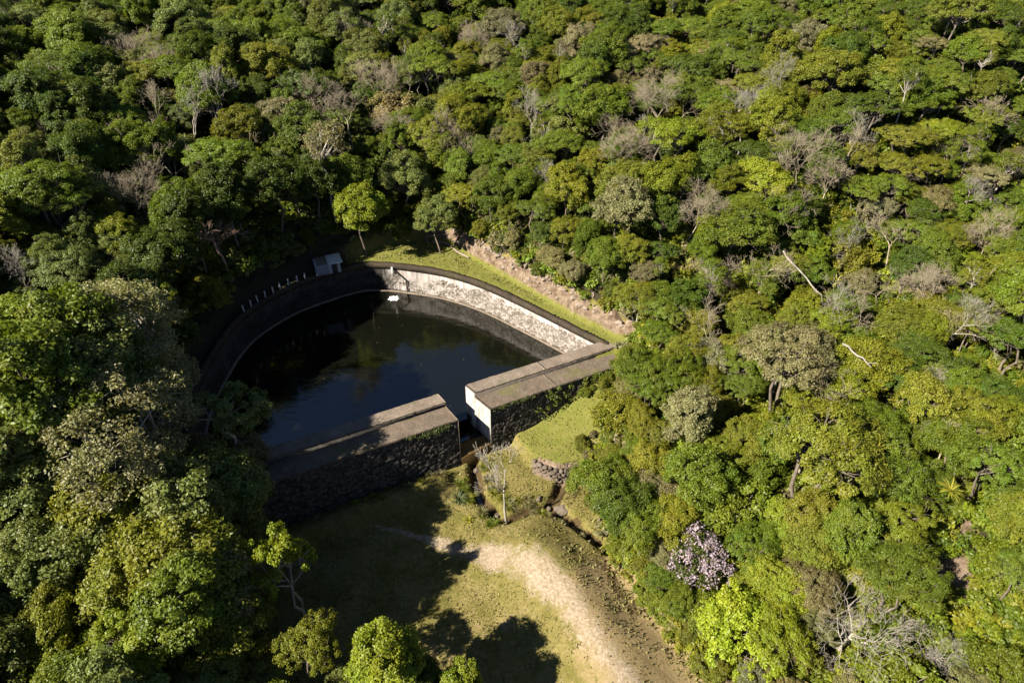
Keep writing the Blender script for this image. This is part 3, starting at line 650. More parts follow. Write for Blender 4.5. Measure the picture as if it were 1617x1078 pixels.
# kinds: parameters of each kind, three or so different trees each
KINDS = {
    'broad':  [dict(seed=s, Rc=4.1, h=11.5, rz=3.4, lobes=19, lobe_r=1.5, tufts=13, tuft_r=.68, per=150, L=.25, Wd=.14) for s in (1, 2, 3, 4, 5, 6)],
    'grey':   [dict(seed=s, Rc=3.8, h=11, rz=3.9, lobes=24, lobe_r=1.25, tufts=12, tuft_r=.57, per=135, L=.23, Wd=.12, rnd=.85) for s in (11, 12, 13, 14)],
    'flat':   [dict(seed=s, Rc=4.4, h=10.5, rz=2.1, lobes=18, lobe_r=1.45, tufts=16, tuft_r=.5, per=95, L=.21, Wd=.115, flat=.55, up=.8, low=.0, rnd=.6, stems=2) for s in (21, 22, 23, 24, 25)],
    'tall':   [dict(seed=s, Rc=3.0, h=13.5, rz=4.6, lobes=20, lobe_r=1.25, tufts=12, tuft_r=.62, per=135, L=.25, Wd=.145, low=-.5) for s in (31, 32)],
    'pale':   [dict(seed=s, Rc=4.9, h=14, rz=4.2, lobes=26, lobe_r=1.3, tufts=12, tuft_r=.66, per=78, L=.22, Wd=.12, up=.3, low=-.4, trunk_r=.24, rnd=.9, stems=2) for s in (41, 42)],
    'thin':   [dict(seed=s, Rc=3.2, h=15, rz=3.2, lobes=14, lobe_r=1.0, tufts=9, tuft_r=.55, per=30, L=.24, Wd=.13, up=.3, low=-.5, trunk_r=.2, rnd=.9) for s in (51, 52)],
    'open':   [dict(seed=s, Rc=3.1, h=8.5, rz=2.6, lobes=11, lobe_r=.8, tufts=10, tuft_r=.42, per=95, L=.23, Wd=.13, up=.5, low=-.2, trunk_r=.2, stems=2) for s in (61, 62)],
    'bushy':  [dict(seed=s, Rc=2.6, h=4.6, rz=2.4, lobes=16, lobe_r=1.05, tufts=13, tuft_r=.45, per=95, L=.22, Wd=.13, low=-.6, trunk_r=.1, stems=3) for s in (71, 72, 73)],
    'upright': [dict(seed=s, Rc=3.3, h=7.2, rz=3.4, lobes=30, lobe_r=.85, tufts=11, tuft_r=.36, per=62, L=.26, Wd=.12, up=1.2, low=-.5, flat=1.5, rnd=.7, trunk_r=.18) for s in (81,)],
}
WOOD = {'pale': M_pale, 'thin': M_pale, 'open': M_pale}
PROTO = {}            # kind -> list of (crown mesh, trunk mesh, joined mesh, radius, height)
lib = bpy.data.collections.new('library')
protos = []
for kd, lst in KINDS.items():
    PROTO[kd] = []
    for prm in lst:
        (LV, LQ), g = make_tree(**prm); WV, WP = g.arrays(); wood = WOOD.get(kd, M_bark)
        cm = mesh_np('crown', LV, [LQ], M_leaf)
        tm = mesh_np('trunk', WV, WP, wood, smooth=True)
        jm = mesh_np('tree', np.concatenate([LV, WV]), [LQ]+[p+len(LV) for p in WP], [M_leaf, wood], [0]+[1]*len(WP))
        o = bpy.data.objects.new('tree_%02d' % len(protos), jm); lib.objects.link(o)
        PROTO[kd].append((cm, tm, len(protos), prm['Rc'], prm['h'], prm['h']-prm['rz'])); protos.append(o)
n_tree_protos = len(protos)
PAL = dict(deep=((.046, .066, .005), 'deep green'), green=((.075, .097, .007), 'mid green'), grey=((.090, .105, .023), 'grey green'), olive=((.103, .108, .009), 'olive green'), lime=((.114, .136, .008), 'yellow green'), tan=((.118, .104, .044), 'brownish olive'), pale=((.125, .120, .050), 'pale olive'))
def region_tint(x, y, z):
    px, py, _ = proj(x, y, z)
    u, v = px/W0, py/H0
    if u < .33 and v > .3: w = dict(grey=.40, olive=.14, green=.28, deep=.08, lime=.06, pale=.04)
    elif u < .36: w = dict(green=.46, deep=.26, grey=.20, olive=.06, tan=.02)
    elif u > .86 and v > .5: w = dict(green=.5, deep=.22, olive=.2, lime=.04, tan=.04)
    elif v > .45: w = dict(olive=.42, green=.27, lime=.20, pale=.05, tan=.06)
    elif u > .62: w = dict(green=.40, deep=.20, olive=.24, lime=.07, tan=.09)
    else: w = dict(green=.40, grey=.20, olive=.18, deep=.14, tan=.08)
    k = list(w); p = np.array([w[a] for a in k]); nm = k[rng.choice(len(k), p=p/p.sum())]
    c = np.array(PAL[nm][0])*1.42*rng.uniform(.82, 1.15)*np.array([rng.uniform(.92, 1.08), 1, rng.uniform(.8, 1.2)])
    return tuple(c), nm
TREES = []            # dicts, placed below
# leafless trees stand in gaps of the canopy: their places are kept clear
BARE = []; KEEP = []
def bare(px, py, h, kind, s, label, lift=0., ground=None, rz=None):
    if not ground and s > .9 and h > 5: s *= 1.05
    x, y = ground or stand(px, py, 5.3*s if h > 5 else h); BARE.append((x, y, kind, s, label, rng.uniform(0, 6.28) if rz is None else rz))
    if not ground:
        d = math.hypot(x, y); r = 2.3*s
        KEEP.extend([(x, y, r), (x*(1-4.5/d), y*(1-4.5/d), r*.6)])
def keep(px, py, h, r):
    x, y = stand(px, py, h); d = math.hypot(x, y); KEEP.extend([(x, y, r), (x*(1-5/d), y*(1-5/d), r*.8)])
MEAD_RZ = 2.0
bare(340, 355, 8.5, ('red_m', 0), 1.5, 'reddish leafless tree standing in the shade behind the pool')
bare(220, 290, 8, ('thick_m', 0), 1.35, 'brown finely twigged leafless tree on the left slope')
bare(265, 262, 8, ('bare_m', 0), 1.4, 'grey leafless tree just behind the brown one on the left slope')
bare(330, 170, 9, ('pale_m', 0), 1.6, 'large pale leafless tree high on the left slope'); bare(285, 185, 9, ('pale_m', 1), 1.5, 'spreading pale leafless tree left of the largest pale one on the left slope')
bare(245, 165, 9, ('bare_m', 1), 1.4, 'grey brown leafless tree, highest of the cluster on the left slope')
bare(500, 150, 9, ('thick_m', 1), 1.5, 'brown leafless tree left of the white trunk behind the pool'); bare(548, 165, 9, ('bare_m', 2), 1.6, 'brown leafless tree with pale stem, above the tall white trunk'); bare(590, 130, 9, ('thick_m', 0), 1.5, 'brown finely twigged leafless tree right of the tall white trunk')
bare(412, 235, 8, ('bare_m', 0), 1.2, 'small leafless tree between the reddish tree and the tall white trunk')
bare(1042, 150, 9, ('thick_m', 1), 1.5, 'grey dome shaped leafless tree in the far right forest'); bare(842, 178, 9, ('pale_m', 0), 1.25, 'white forked snag in the far forest'); bare(820, 60, 8, ('pale_m', 1), 1.3, 'small white leafless tree near the top centre')
bare(1280, 235, 8, ('thick_m', 0), 1.4, 'pale leafless vine covered tree on the right slope'); bare(1310, 280, 8, ('thick_m', 1), 1.25, 'pale leafless tree just below the vine covered one'); bare(1345, 235, 8, ('bare_m', 1), 1.2, 'leafless tree with white fork right of the vine covered one')
bare(1095, 325, 7, ('thick_m', 0), 1.2, 'brown leafless tree right of the lawn bank'); bare(1565, 365, 7, ('thick_m', 1), 1.2, 'grey leafless tree near the right edge'); bare(1420, 375, 7, ('bare_m', 2), 1.2, 'pale leafless tree above the bare patch on the right slope')
bare(1345, 480, 7, ('pale_m', 1), 1.25, 'pale bare branches in the middle of the right slope'); bare(1395, 440, 7, ('bare_m', 0), 1.15, 'leafless tree right of the pale bare branches'); bare(1470, 450, 7, ('thick_m', 1), 1.2, 'dense brown leafless tree right of the bare patch'); bare(1510, 520, 7, ('bare_m', 1), .95, 'spreading grey branches below the dense brown leafless tree')
bare(1490, 610, 7, ('big_m', 0), .62, 'twisted white leafless tree over a dark hollow on the right slope'); bare(1135, 430, 7, ('thick_m', 0), .95, 'small grey leafless tree right of the dam end')
bare(40, 425, 8, ('pale_m', 0), 1.05, 'white leafless tree at the left edge'); bare(85, 195, 8, ('bare_m', 2), 1.0, 'grey leafless tree near the top left')
bare(1345, 985, 5.0, ('big_m', 0), 1.08, 'large spreading leafless white tree at the lower right'); bare(1470, 1010, 4.5, ('big_m', 0), .62, 'smaller leafless white tree right of the large one at the lower right')
bare(1320, 8, 8, ('pale_m', 1), 1.2, 'white leafless tree at the top edge, right of centre'); bare(870, 280, 7, ('pale_m', 0), .9, 'white branched leafless tree behind the lawn bank')
bare(0, 0, 0, ('mead_m', 0), 1.65, 'slim pale leafless tree standing alone on the meadow below the gap', 0, (-.7, 47.3), MEAD_RZ)

keep(1103, 882, 4.6, 2.6); keep(1160, 1000, 4, 1.2); keep(1262, 428, 8.5, 1.5)
for q_ in range(-2, 9): keep(1513, 880+q_*20, .3, 2.6)
keep(430, 405, .5, 3.6); keep(470, 385, .5, 3.0); keep(400, 365, 1, 2.6); keep(508, 335, .5, 2.6); keep(508, 300, .5, 1.8); keep(1088, 712, .5, 1.7); keep(205, 690, 1, 2.0); keep(1345, 985, 3.5, 4.2); keep(1340, 1040, 2, 2.5)
def clearances(x, y):
    x = np.atleast_1d(x); y = np.atleast_1d(y); s, t = dam_st(x, y)
    inside_dam = (s > -31) & (s < 20.5) & (t > -2) & (t < 5.5)
    return sdist(x, y, MEAD), sdist(x, y, TERR), inside_dam
def add_tree(kd, px, py, scale=1., tint=None, var=None, rz=None, name=None, label=None, nudge=(0, 0), key=True, zs=1., mul=1.):
    v = var if var is not None else int(rng.integers(len(PROTO[kd]))); _, _, _, rc, h, cz = PROTO[kd][v % len(PROTO[kd])]
    x, y = stand(px, py, cz*scale*zs); x += nudge[0]; y += nudge[1]
    z = tz(x, y); tn, nm = region_tint(x, y, z+cz*scale)
    if tint: tn, nm = tuple(np.array(PAL[tint][0])*1.42*rng.uniform(.95, 1.08)*mul), tint
    TREES.append(dict(kd=kd, v=v % len(PROTO[kd]), x=x, y=y, z=z, s=scale, r=rc*scale, zs=zs, cz=cz*scale*zs, tint=tn, nm=nm, rz=rng.uniform(0, 6.28) if rz is None else rz, key=key, name=name, label=label))
# trees one can single out in the photograph
K = add_tree
K('pale', 188, 530, 1.22, 'pale', 0, mul=1.2, name='pale_barked_tree', label='large airy pale olive tree with forked white trunk left of the pool')
K('pale', 250, 625, .85, 'pale', 1, mul=1.2, name='pale_barked_tree', label='smaller airy olive tree with leaning white trunk close to the pool')
K('open', 357, 652, 1.15, 'grey', 0, name='broadleaf_tree', label='grey green tree with white limbs hanging over the left pool edge')
K('bushy', 392, 724, .95, 'tan', 0, name='broadleaf_tree', label='low rounded brownish olive tree at the left end of the dam')
K('bushy', 318, 728, .95, 'tan', 1)
K('grey', 345, 790, 1.05, 'grey', 0, name='broadleaf_tree', label='large grey green tree in front of the left end of the dam')
K('grey', 355, 858, .95, 'grey', 1); K('tall', 272, 775, .9, 'grey', 0)
K('open', 452, 893, .95, 'lime', 1, zs=1.75, name='broadleaf_tree', label='open branched bright green tree at the shaded left edge of the meadow')
K('flat', 494, 1022, .58, 'olive', 0, zs=1.7, name='broadleaf_tree', label='small umbrella crowned tree in the shade at the bottom left')
K('tall', 612, 1046, .9, 'lime', 1, name='broadleaf_tree', label='slim yellow green tree in front of the shaded meadow')
K('tall', 728, 1092, .6, 'lime', 0); K('broad', 548, 1092, .5, 'grey', 2); K('broad', 672, 1100, .6, 'deep', 1)
K('flat', 195, 1030, .95, 'lime', 1, name='broadleaf_tree', label='flat crowned yellow green tree at the lower left corner')
K('broad', 235, 900, 1.15, 'olive', 1); K('grey', 300, 930, .95, 'pale', 2); K('broad', 360, 985, .95, 'olive', 3); K('grey', 60, 900, 1.1, 'grey', 1); K('broad', 130, 860, 1.05, 'grey', 2); K('flat', 60, 705, 1.0, 'green', 2)
K('flat', 60, 290, 1.1, 'green', 0); K('flat', 95, 315, .95, 'green', 1); K('flat', 215, 470, .9, 'lime', 2)
K('thin', 508, 228, 1.15, 'tan', 0, name='pale_barked_tree', label='tall thin tree with straight white trunk behind the pool')
K('broad', 568, 333, .95, 'lime', 0, name='broadleaf_tree', label='bright green round tree at the edge of the shaded gap behind the pool')
K('bushy', 625, 360, .9, 'deep', 2); K('grey', 690, 345, .85, 'grey', 0); K('grey', 640, 285, 1.0, 'grey', 1)
K('grey', 985, 335, 1.0, 'pale', 2); K('flat', 1060, 215, 1.0, 'lime', 0); K('flat', 1250, 565, 1.1, 'tan', 1); K('flat', 1300, 700, 1.15, 'olive', 2)
K('tall', 1088, 660, .85, 'pale', 1, name='pale_barked_tree', label='slender tree with thin white trunk right of the grassy shelf')
K('broad', 955, 765, .75, 'green', 0, name='broadleaf_tree', label='dark dense tree right of the gully, on its pool side'); K('broad', 985, 800, .72, 'deep', 1, name='broadleaf_tree', label='dark dense tree right of the gully, nearest to the path')
K('bushy', 1160, 800, 1.3, 'green', 0)
K('upright', 1160, 1000, 1.1, 'lime', 0, mul=1.35, name='broadleaf_tree', label='vivid yellow green tree with upright sprays beside the meadow')
K('flat', 1000, 560, .4, 'olive', 0)
def at_dam(kd, s, t, scale, tint, v):
    x, y = dam_xy(s, t); z = tz(x, y); _, _, _, rc, h, cz = PROTO[kd][v]
    TREES.append(dict(kd=kd, v=v, x=x, y=y, z=z, s=scale, r=rc*scale, cz=cz*scale, tint=tuple(np.array(PAL[tint][0])*1.42), nm=tint, rz=rng.uniform(0, 6.28), key=True, name=None, label=None))
at_dam('tall', -33.8, -1.5, 1.35, 'grey', 0); at_dam('pale', -34.5, 3, 1.4, 'pale', 1); at_dam('tall', -35.5, -4.5, 1.4, 'green', 1); at_dam('grey', -32.6, 4.5, 1.15, 'grey', 2); at_dam('pale', -31.5, 15.5, 1.0, 'pale', 0); at_xy = lambda kd, x, y, sc_, tn, v: at_dam(kd, *[float(a) for a in dam_st(x, y)], sc_, tn, v)
at_xy('grey', -27.8, 41.5, 1.35, 'grey', 0); at_xy('tall', -29, 38, 1.3, 'grey', 1); at_xy('broad', -28.5, 34, 1.3, 'olive', 4); at_xy('tall', -26, 30, 1.15, 'green', 0)
at_dam('tall', -38.5, .5, 1.55, 'green', 1); at_dam('broad', -33.5, 7.5, 1.05, 'grey', 1); at_dam('tall', -37.5, 8.5, 1.15, 'olive', 1); at_dam('tall', -42, 4, 1.25, 'grey', 0)
for k_, (x_, y_) in enumerate([(-41.5, 78.5), (-42.5, 72), (-43.5, 64), (-38.6, 84.5), (-33.8, 89.5), (-29, 93)]):
    kd_ = ('tall', 'broad', 'grey')[k_ % 3]; sc_ = 1.0; TREES.append(dict(kd=kd_, v=1, x=x_, y=y_, z=tz(x_, y_), s=sc_, r=PROTO[kd_][1][3], cz=PROTO[kd_][1][5], tint=tuple(np.array(PAL['deep'][0])*1.1), nm='deep', rz=k_*1.1, key=True, name=None, label=None))
# ------------------------------------------------------------------ the rest of the forest
def scatter(n, kinds_at, pad, packing, smin, smax, x0=-150, x1=150, y0=14, y1=215):
    X = rng.uniform(x0, x1, n); Y = rng.uniform(y0, y1, n)
    px, py, dep = proj(X, Y, terrain(X, Y)+9)
    ok = (px > -420) & (px < W0+260) & (py > -260) & (py < H0+330) & (dep > 8) & (np.hypot(X, Y) > 3)
    X, Y = X[ok], Y[ok]; dM, dT, ind = clearances(X, Y); Z = terrain(X, Y); s_, t_ = dam_st(X, Y)
    cx = [t['x'] for t in TREES]+[k[0] for k in KEEP]; cy = [t['y'] for t in TREES]+[k[1] for k in KEEP]; cr = [t['r'] for t in TREES]+[k[2] for k in KEEP]
    ax = np.zeros(len(X)+len(cx)); ay = ax.copy(); ar = ax.copy(); m = len(cx); ax[:m], ay[:m], ar[:m] = cx, cy, cr
    for i in range(len(X)):
        kd, sc_, low = kinds_at(X[i], Y[i], min(abs(dM[i]) if t_[i] > 2.5 else 99, abs(dT[i]) if t_[i] < 2.5 else 99))
        v = int(rng.integers(len(PROTO[kd]))); _, _, _, rc, h, cz = PROTO[kd][v]; r = rc*sc_
        lim = pad+r*.45
        if ind[i] or (t_[i] > 1 and dM[i] < lim) or (t_[i] < 4 and dT[i] < lim): continue
        if (np.hypot(ax[:m]-X[i], ay[:m]-Y[i]) < (ar[:m]+r)*packing).any(): continue
        if low and False: continue
        tn, nm = region_tint(X[i], Y[i], Z[i]+cz*sc_)
        TREES.append(dict(kd=kd, v=v, x=X[i], y=Y[i], z=Z[i], s=sc_, r=r, cz=cz*sc_, tint=tn, nm=nm, rz=rng.uniform(0, 6.28), key=False, name=None, label=None))
        ax[m], ay[m], ar[m] = X[i], Y[i], r; m += 1
def big_kind(x, y, d):
    px, py, _ = proj(x, y, tz(x, y)+9); u, v = px/W0, py/H0
    if u < .34: w = dict(broad=.3, grey=.34, tall=.13, flat=.15, pale=.05, thin=.03)
    elif v > .42: w = dict(broad=.26, flat=.50, grey=.06, bushy=.12, tall=.02, pale=.04)
    else: w = dict(broad=.30, grey=.24, flat=.34, tall=.03, pale=.05, thin=.04)
    k = list(w); p = np.array(list(w.values())); kd = k[rng.choice(len(k), p=p/p.sum())]
    sc_ = (rng.uniform(.46, .85) if rng.random() < (.75 if u < .34 else .87) else rng.uniform(.8, 1.08))*(1.05 if u < .34 else .92)
    if d < 7 and x > -5: sc_ *= .8
    return kd, sc_, False
scatter(20000, big_kind, .5, .50, .7, 1.1)
def fill_kind(x, y, d): return (('bushy', rng.uniform(.8, 1.5)) if rng.random() < .7 else ('flat', rng.uniform(.5, .75)))+(True,)
n_big = len(TREES)
scatter(9000, fill_kind, .2, .40, .5, .9)

# which of them show largest
for t in TREES:
    a_, b_ = (1, 1) if t['key'] else (rng.uniform(.82, 1.22), rng.uniform(.88, 1.12)); t['sv'] = (t['s']*a_, t['s']/a_, t['s']*b_*t.get('zs', 1))
    px, py, dep = proj(t['x'], t['y'], t['z']+t['cz']); rp = FPX*t['r']/dep
    t['px'], t['py'], t['rp'] = px, py, rp
    inside = (-rp*.5 < px < W0+rp*.5) and (-rp*.4 < py < H0+rp*.5)
    t['score'] = (1e6 if t['key'] else 0)+rp if inside else -1
order = sorted([t for t in TREES if t['score'] > 0], key=lambda t: -t['score'])
single = order[:292]; ids = {id(t) for t in single}; rest = [t for t in TREES if id(t) not in ids]
LAND = [('pink blossoming tree', 1105, 885), ('large leafless white tree', 1340, 970), ('vivid yellow green tree', 1160, 1000), ('forked pale trunk', 195, 640), ('gate house', 512, 436), ('slab bridge', 690, 380), ('white dam end', 760, 650),
        ('right end of the dam', 985, 550), ('leafless meadow tree', 795, 770), ('umbrella crowned tree', 494, 1022), ('tall white trunk', 508, 280), ('reddish leafless tree', 340, 355), ('grey leafless dome', 1040, 150), ('twisted leafless tree', 1490, 610),
        ('dry vine covered trees', 1300, 250), ('pale bare branches', 1345, 470), ('left end of the dam', 425, 710), ('lower left flat tree', 195, 1030), ('dark gully trees', 965, 780), ('yellow bromeliad', 1500, 770), ('leaning dead trunk', 1265, 430),
        ('top left corner', 0, 0), ('top right corner', 1617, 0), ('bottom right corner', 1617, 1078), ('bottom left corner', 0, 1078), ('brown leafless tree', 530, 150), ('white forked snag', 840, 180), ('thin white trunk', 1088, 690), ('left photo edge', 0, 540), ('right photo edge', 1617, 540), ('top photo edge', 808, 0)]
ORD = ['nearest', 'second', 'third', 'fourth', 'fifth', 'sixth', 'seventh', 'eighth', 'ninth', 'tenth', 'eleventh', 'twelfth', 'thirteenth', 'fourteenth', 'fifteenth', 'sixteenth']
SHAPE = dict(broad='round crowned', grey='dense small leaved', flat='flat crowned', tall='tall narrow', pale='airy white limbed', thin='thin long stemmed', open='open branched', bushy='low bushy', upright='upright')
def auto_labels(items, word):
    """colour, shape and place relative to the nearest thing one can find, counted outwards from it"""
    cells = {}
    for t in items:
        if t.get('label'): continue
        nm, lx_, ly_ = min(LAND, key=lambda l: (l[1]-t['px'])**2+(l[2]-t['py'])**2); dx, dy = t['px']-lx_, t['py']-ly_
        if abs(dx) > abs(dy)*.8: d = 'right of' if dx > 0 else 'left of'
        else: d = 'above' if dy < 0 else 'below'
        cells.setdefault((nm, d, t['nm'], t['kd']), []).append((dx*dx+dy*dy, t))
    for (nm, d, c, kd), l in cells.items():
        l.sort(key=lambda a: a[0])
        for k, (_, t) in enumerate(l):
            o = '' if len(l) == 1 else ', '+ORD[k]+' such'
            t['label'] = '%s %s %s%s %s the %s' % (PAL[c][1], SHAPE[kd], word, o, d, nm)
auto_labels(single, 'tree')
for t in single:
    cm, tm, pid, *_ = PROTO[t['kd']][t['v']]
    nm = t['name'] or ('pale_barked_tree' if t['kd'] in ('pale', 'thin') else 'broadleaf_tree')
    root = empty(nm, (t['x'], t['y'], t['z']), t['label'], 'tree', 'trees of the valley forest', t['rz'], t['sv'])
    put('trunk', tm, root); c = put('crown', cm, root); c['tint'] = [float(a) for a in t['tint']]
# the others, and the low growth on the forest floor, as instanced ground cover
def instancer(name, items, coll, label=None):
    V = np.array([(t['x'], t['y'], t['z']) for t in items]); me = bpy.data.meshes.new(name); me.vertices.add(len(V)); me.vertices.foreach_set('co', V.astype(np.float32).ravel())
    for nm, typ, key, arr in (('pid', 'INT', 'value', [t['pid'] for t in items]), ('rot', 'FLOAT_VECTOR', 'vector', [(0, 0, t['rz']) for t in items]), ('scl', 'FLOAT_VECTOR', 'vector', [t.get('sv', (t['s'],)*3) for t in items]), ('tint', 'FLOAT_VECTOR', 'vector', [t['tint'] for t in items])):
        at = me.attributes.new(nm, typ, 'POINT'); at.data.foreach_set(key, np.array(arr, np.int32 if typ == 'INT' else np.float32).ravel())
    ng = bpy.data.node_groups.new(name, 'GeometryNodeTree')
    ng.interface.new_socket('Geometry', in_out='INPUT', socket_type='NodeSocketGeometry'); ng.interface.new_socket('Geometry', in_out='OUTPUT', socket_type='NodeSocketGeometry')
    N, L = ng.nodes, ng.links; gi = N.new('NodeGroupInput'); go = N.new('NodeGroupOutput'); ci = N.new('GeometryNodeCollectionInfo'); ip = N.new('GeometryNodeInstanceOnPoints')
    ci.inputs['Collection'].default_value = coll; ci.inputs['Separate Children'].default_value = True; ci.inputs['Reset Children'].default_value = True
    ip.inputs['Pick Instance'].default_value = True
    def at(nm, typ):
        q = N.new('GeometryNodeInputNamedAttribute'); q.data_type = typ; q.inputs['Name'].default_value = nm; return [o for o in q.outputs if o.enabled][0]
    L.new(gi.outputs[0], ip.inputs['Points']); L.new(ci.outputs[0], ip.inputs['Instance']); L.new(at('pid', 'INT'), ip.inputs['Instance Index'])
    L.new(at('rot', 'FLOAT_VECTOR'), ip.inputs['Rotation']); L.new(at('scl', 'FLOAT_VECTOR'), ip.inputs['Scale']); L.new(ip.outputs[0], go.inputs[0])
    o = put(name, me); m = o.modifiers.new('scatter', 'NODES'); m.node_group = ng
    return tag(o, kind='stuff')
for t in rest: t['pid'] = PROTO[t['kd']][t['v']][2]
instancer('distant_forest', rest, lib)
# low growth
und = bpy.data.collections.new('low_growth_library'); und_n = 0
def und_add(V, Q, mat):
    global und_n
    o = bpy.data.objects.new('bush_%02d' % und_n, mesh_np('bush', V, [Q], mat)); und.objects.link(o); und_n += 1
for sd_ in range(4):
    q = np.random.default_rng(200+sd_); pts = []; nn_ = []
    for k in range(16):
        c = np.array([q.normal(0, .55), q.normal(0, .55), q.uniform(.2, 1.0)]); d = sphere_dirs(55, q); d[:, 2] = np.abs(d[:, 2])
        pts.append(c+d*q.uniform(.2, .45, (55, 1))); nn_.append(d+np.array([0, 0, .5])+q.normal(size=(55, 3))*.5)
    V, Q = leaf_cards(np.concatenate(pts), np.concatenate(nn_), .26, .14, q); und_add(V, Q, M_leaf)
U = []
X = rng.uniform(-110, 110, 16000); Y = rng.uniform(16, 170, 16000); Z = terrain(X, Y); px, py, dep = proj(X, Y, Z+1); dM, dT, ind = clearances(X, Y); s_, t_ = dam_st(X, Y)
for i in range(len(X)):
    if not (-120 < px[i] < W0+120 and -60 < py[i] < H0+150) or ind[i]: continue
    d = dM[i] if t_[i] > 2.5 else dT[i]-1.0
    if d < .3 or min(math.hypot(X[i]-(SCAR[0][0]*(1-q_)+SCAR[1][0]*q_), Y[i]-(SCAR[0][1]*(1-q_)+SCAR[1][1]*q_)) for q_ in (0, .5, 1)) < 1.6: continue
    tn, nm = region_tint(X[i], Y[i], Z[i]+1)
    U.append(dict(x=X[i], y=Y[i], z=Z[i]-.1, pid=int(rng.integers(und_n)), rz=rng.uniform(0, 6.28), s=rng.uniform(.7, 1.5)*(.7 if d < 1.2 else 1.15), tint=tuple(np.array(tn)*1.05)))
instancer('undergrowth', U, und)

# ------------------------------------------------------------------ leafless trees and other single plants
bare_p = [make_bare(s, h=8, depth=5, kids=3, spread=.8, r0=.10, fine=.008) for s in (301, 302, 303)]
bare_m = [g.mesh('branches', M_twig) for g in bare_p]
pale_m = [g.mesh('branches', M_pale) for g in (make_bare(311, 8.5, .75, 5, .12, .3, fine=.008), make_bare(312, 8, .95, 5, .11, .22, fine=.008))]
red_m = [make_bare(321, 8, .8, 5, .11, .28, fine=.008).mesh('branches', M_red)]
thick_m = [make_bare(s, h=7.5, depth=5, kids=4, spread=.95, r0=.09, fine=.007, trunk=.2).mesh('branches', M_twig) for s in (331, 332)]
big_m = make_bare(341, 9.5, 1.15, 5, .15, .16, kids=3, n_first=6, twist=.3, fine=.010).mesh('branches', M_pale)
mead_m = make_bare(358, 7.5, .6, 5, .085, .26, kids=3, fine=.009, twist=.25).mesh('branches', M_pale)
BM = dict(red_m=red_m, bare_m=bare_m, pale_m=pale_m, thick_m=thick_m, big_m=[big_m], mead_m=[mead_m])
for x, y, (kd, v), s, lb, rz in BARE:
    o = put('bare_tree', BM[kd][v], None, (x, y, tz(x, y)), rz, s)
    if kd == 'mead_m': o.rotation_euler = (0, R(-13), R(-20))
    tag(o, lb, 'bare tree', 'leafless trees among the forest')
# more leafless crowns mixed into the canopy
XB = []
for k in range(60):
    px_, py_ = (rng.uniform(1000, 1600), rng.uniform(20, 760)) if k % 3 else (rng.uniform(20, 1000), rng.uniform(10, 240))
    x, y = stand(px_, py_, 8); dM, dT, ind = clearances(x, y); s__, t__ = dam_st(x, y)
    if (t__ > 2 and dM[0] < 6) or (t__ < 4 and dT[0] < 6) or len(XB) >= 34: continue
    z = tz(x, y); px_, py_, _ = proj(x, y, z+8); c = ('tan', 'pale')[k % 2]
    XB.append(dict(x=x, y=y, z=z, px=px_, py=py_, nm=c, kd='leafless', m=('thick_m', 'bare_m', 'pale_m')[k % 3], v=k % 2, s=rng.uniform(1.05, 1.45), sq=rng.uniform(.8, 1.15)))
SHAPE['leafless'] = 'twiggy leafless'; _pal = dict(PAL); PAL['tan'] = (PAL['tan'][0], 'grey brown'); PAL['pale'] = (PAL['pale'][0], 'light grey')
auto_labels(XB, 'tree'); PAL.update(_pal)
for k, t in enumerate(XB):
    tag(put('bare_tree', BM[t['m']][t['v']], None, (t['x'], t['y'], t['z']), k*2.1, (t['s']*t['sq'], t['s']/t['sq'], t['s'])), t['label'], 'bare tree', 'leafless trees among the forest')
# fallen and leaning dead trunks
def log(px, py, h, L, r, tilt, az, label):
    x, y = stand(px, py, h); z = tz(x, y)+h; g = Geo(); d = np.array([math.cos(az)*math.cos(tilt), math.sin(az)*math.cos(tilt), math.sin(tilt)]); q = np.random.default_rng(int(px))
    p = np.linspace(-.5, .5, 7)[:, None]*L*d+q.normal(0, .12, (7, 3)); g.tube(p, np.linspace(r, r*.5, 7), 7)
    for k in (3, 5): g.tube([p[k], p[k]+q.normal(0, .5, 3)+d*.5, p[k]+q.normal(0, .8, 3)+d*1.3], [r*.4, r*.25, .02], 5)
    tag(put('dead_trunk', g.mesh('dead_trunk', M_pale), None, (x, y, z)), label, 'dead trunk')
log(1262, 428, 8.5, 6.5, .14, R(-24), R(-58), 'long pale dead trunk leaning out of the canopy on the right slope')
log(1355, 560, 9, 3.5, .12, R(-20), R(-40), 'short grey dead trunk below the bare patch on the right slope')
log(1238, 540, 8, 4, .13, R(-60), R(-70), 'steep dead trunk left of the bare patch on the right slope')
# pink blossoming tree
(LV, LQ), g = make_tree(401, Rc=2.9, h=7., rz=2.9, lobes=22, lobe_r=.8, tufts=10, tuft_r=.4, per=12, L=.22, Wd=.17, low=-.3, trunk_r=.14, stems=2)
x, y = stand(1103, 882, 4.6); rt = empty('blossom_tree', (x, y, tz(x, y)), 'pink blossoming tree at the right hand forest edge', 'tree', None, .6)
put('trunk', g.mesh('trunk', M_twig), rt); put('blossom', mesh_np('blossom', LV, [LQ], M_pink), rt)
(LV, LQ), g = make_tree(402, Rc=2.7, h=6.4, rz=2.7, lobes=20, lobe_r=.8, tufts=8, tuft_r=.4, per=24, L=.24, Wd=.14, low=-.4, trunk_r=.05, )
c = put('leaves', mesh_np('leaves', LV, [LQ], M_leaf), rt); c['tint'] = [.06, .075, .012]
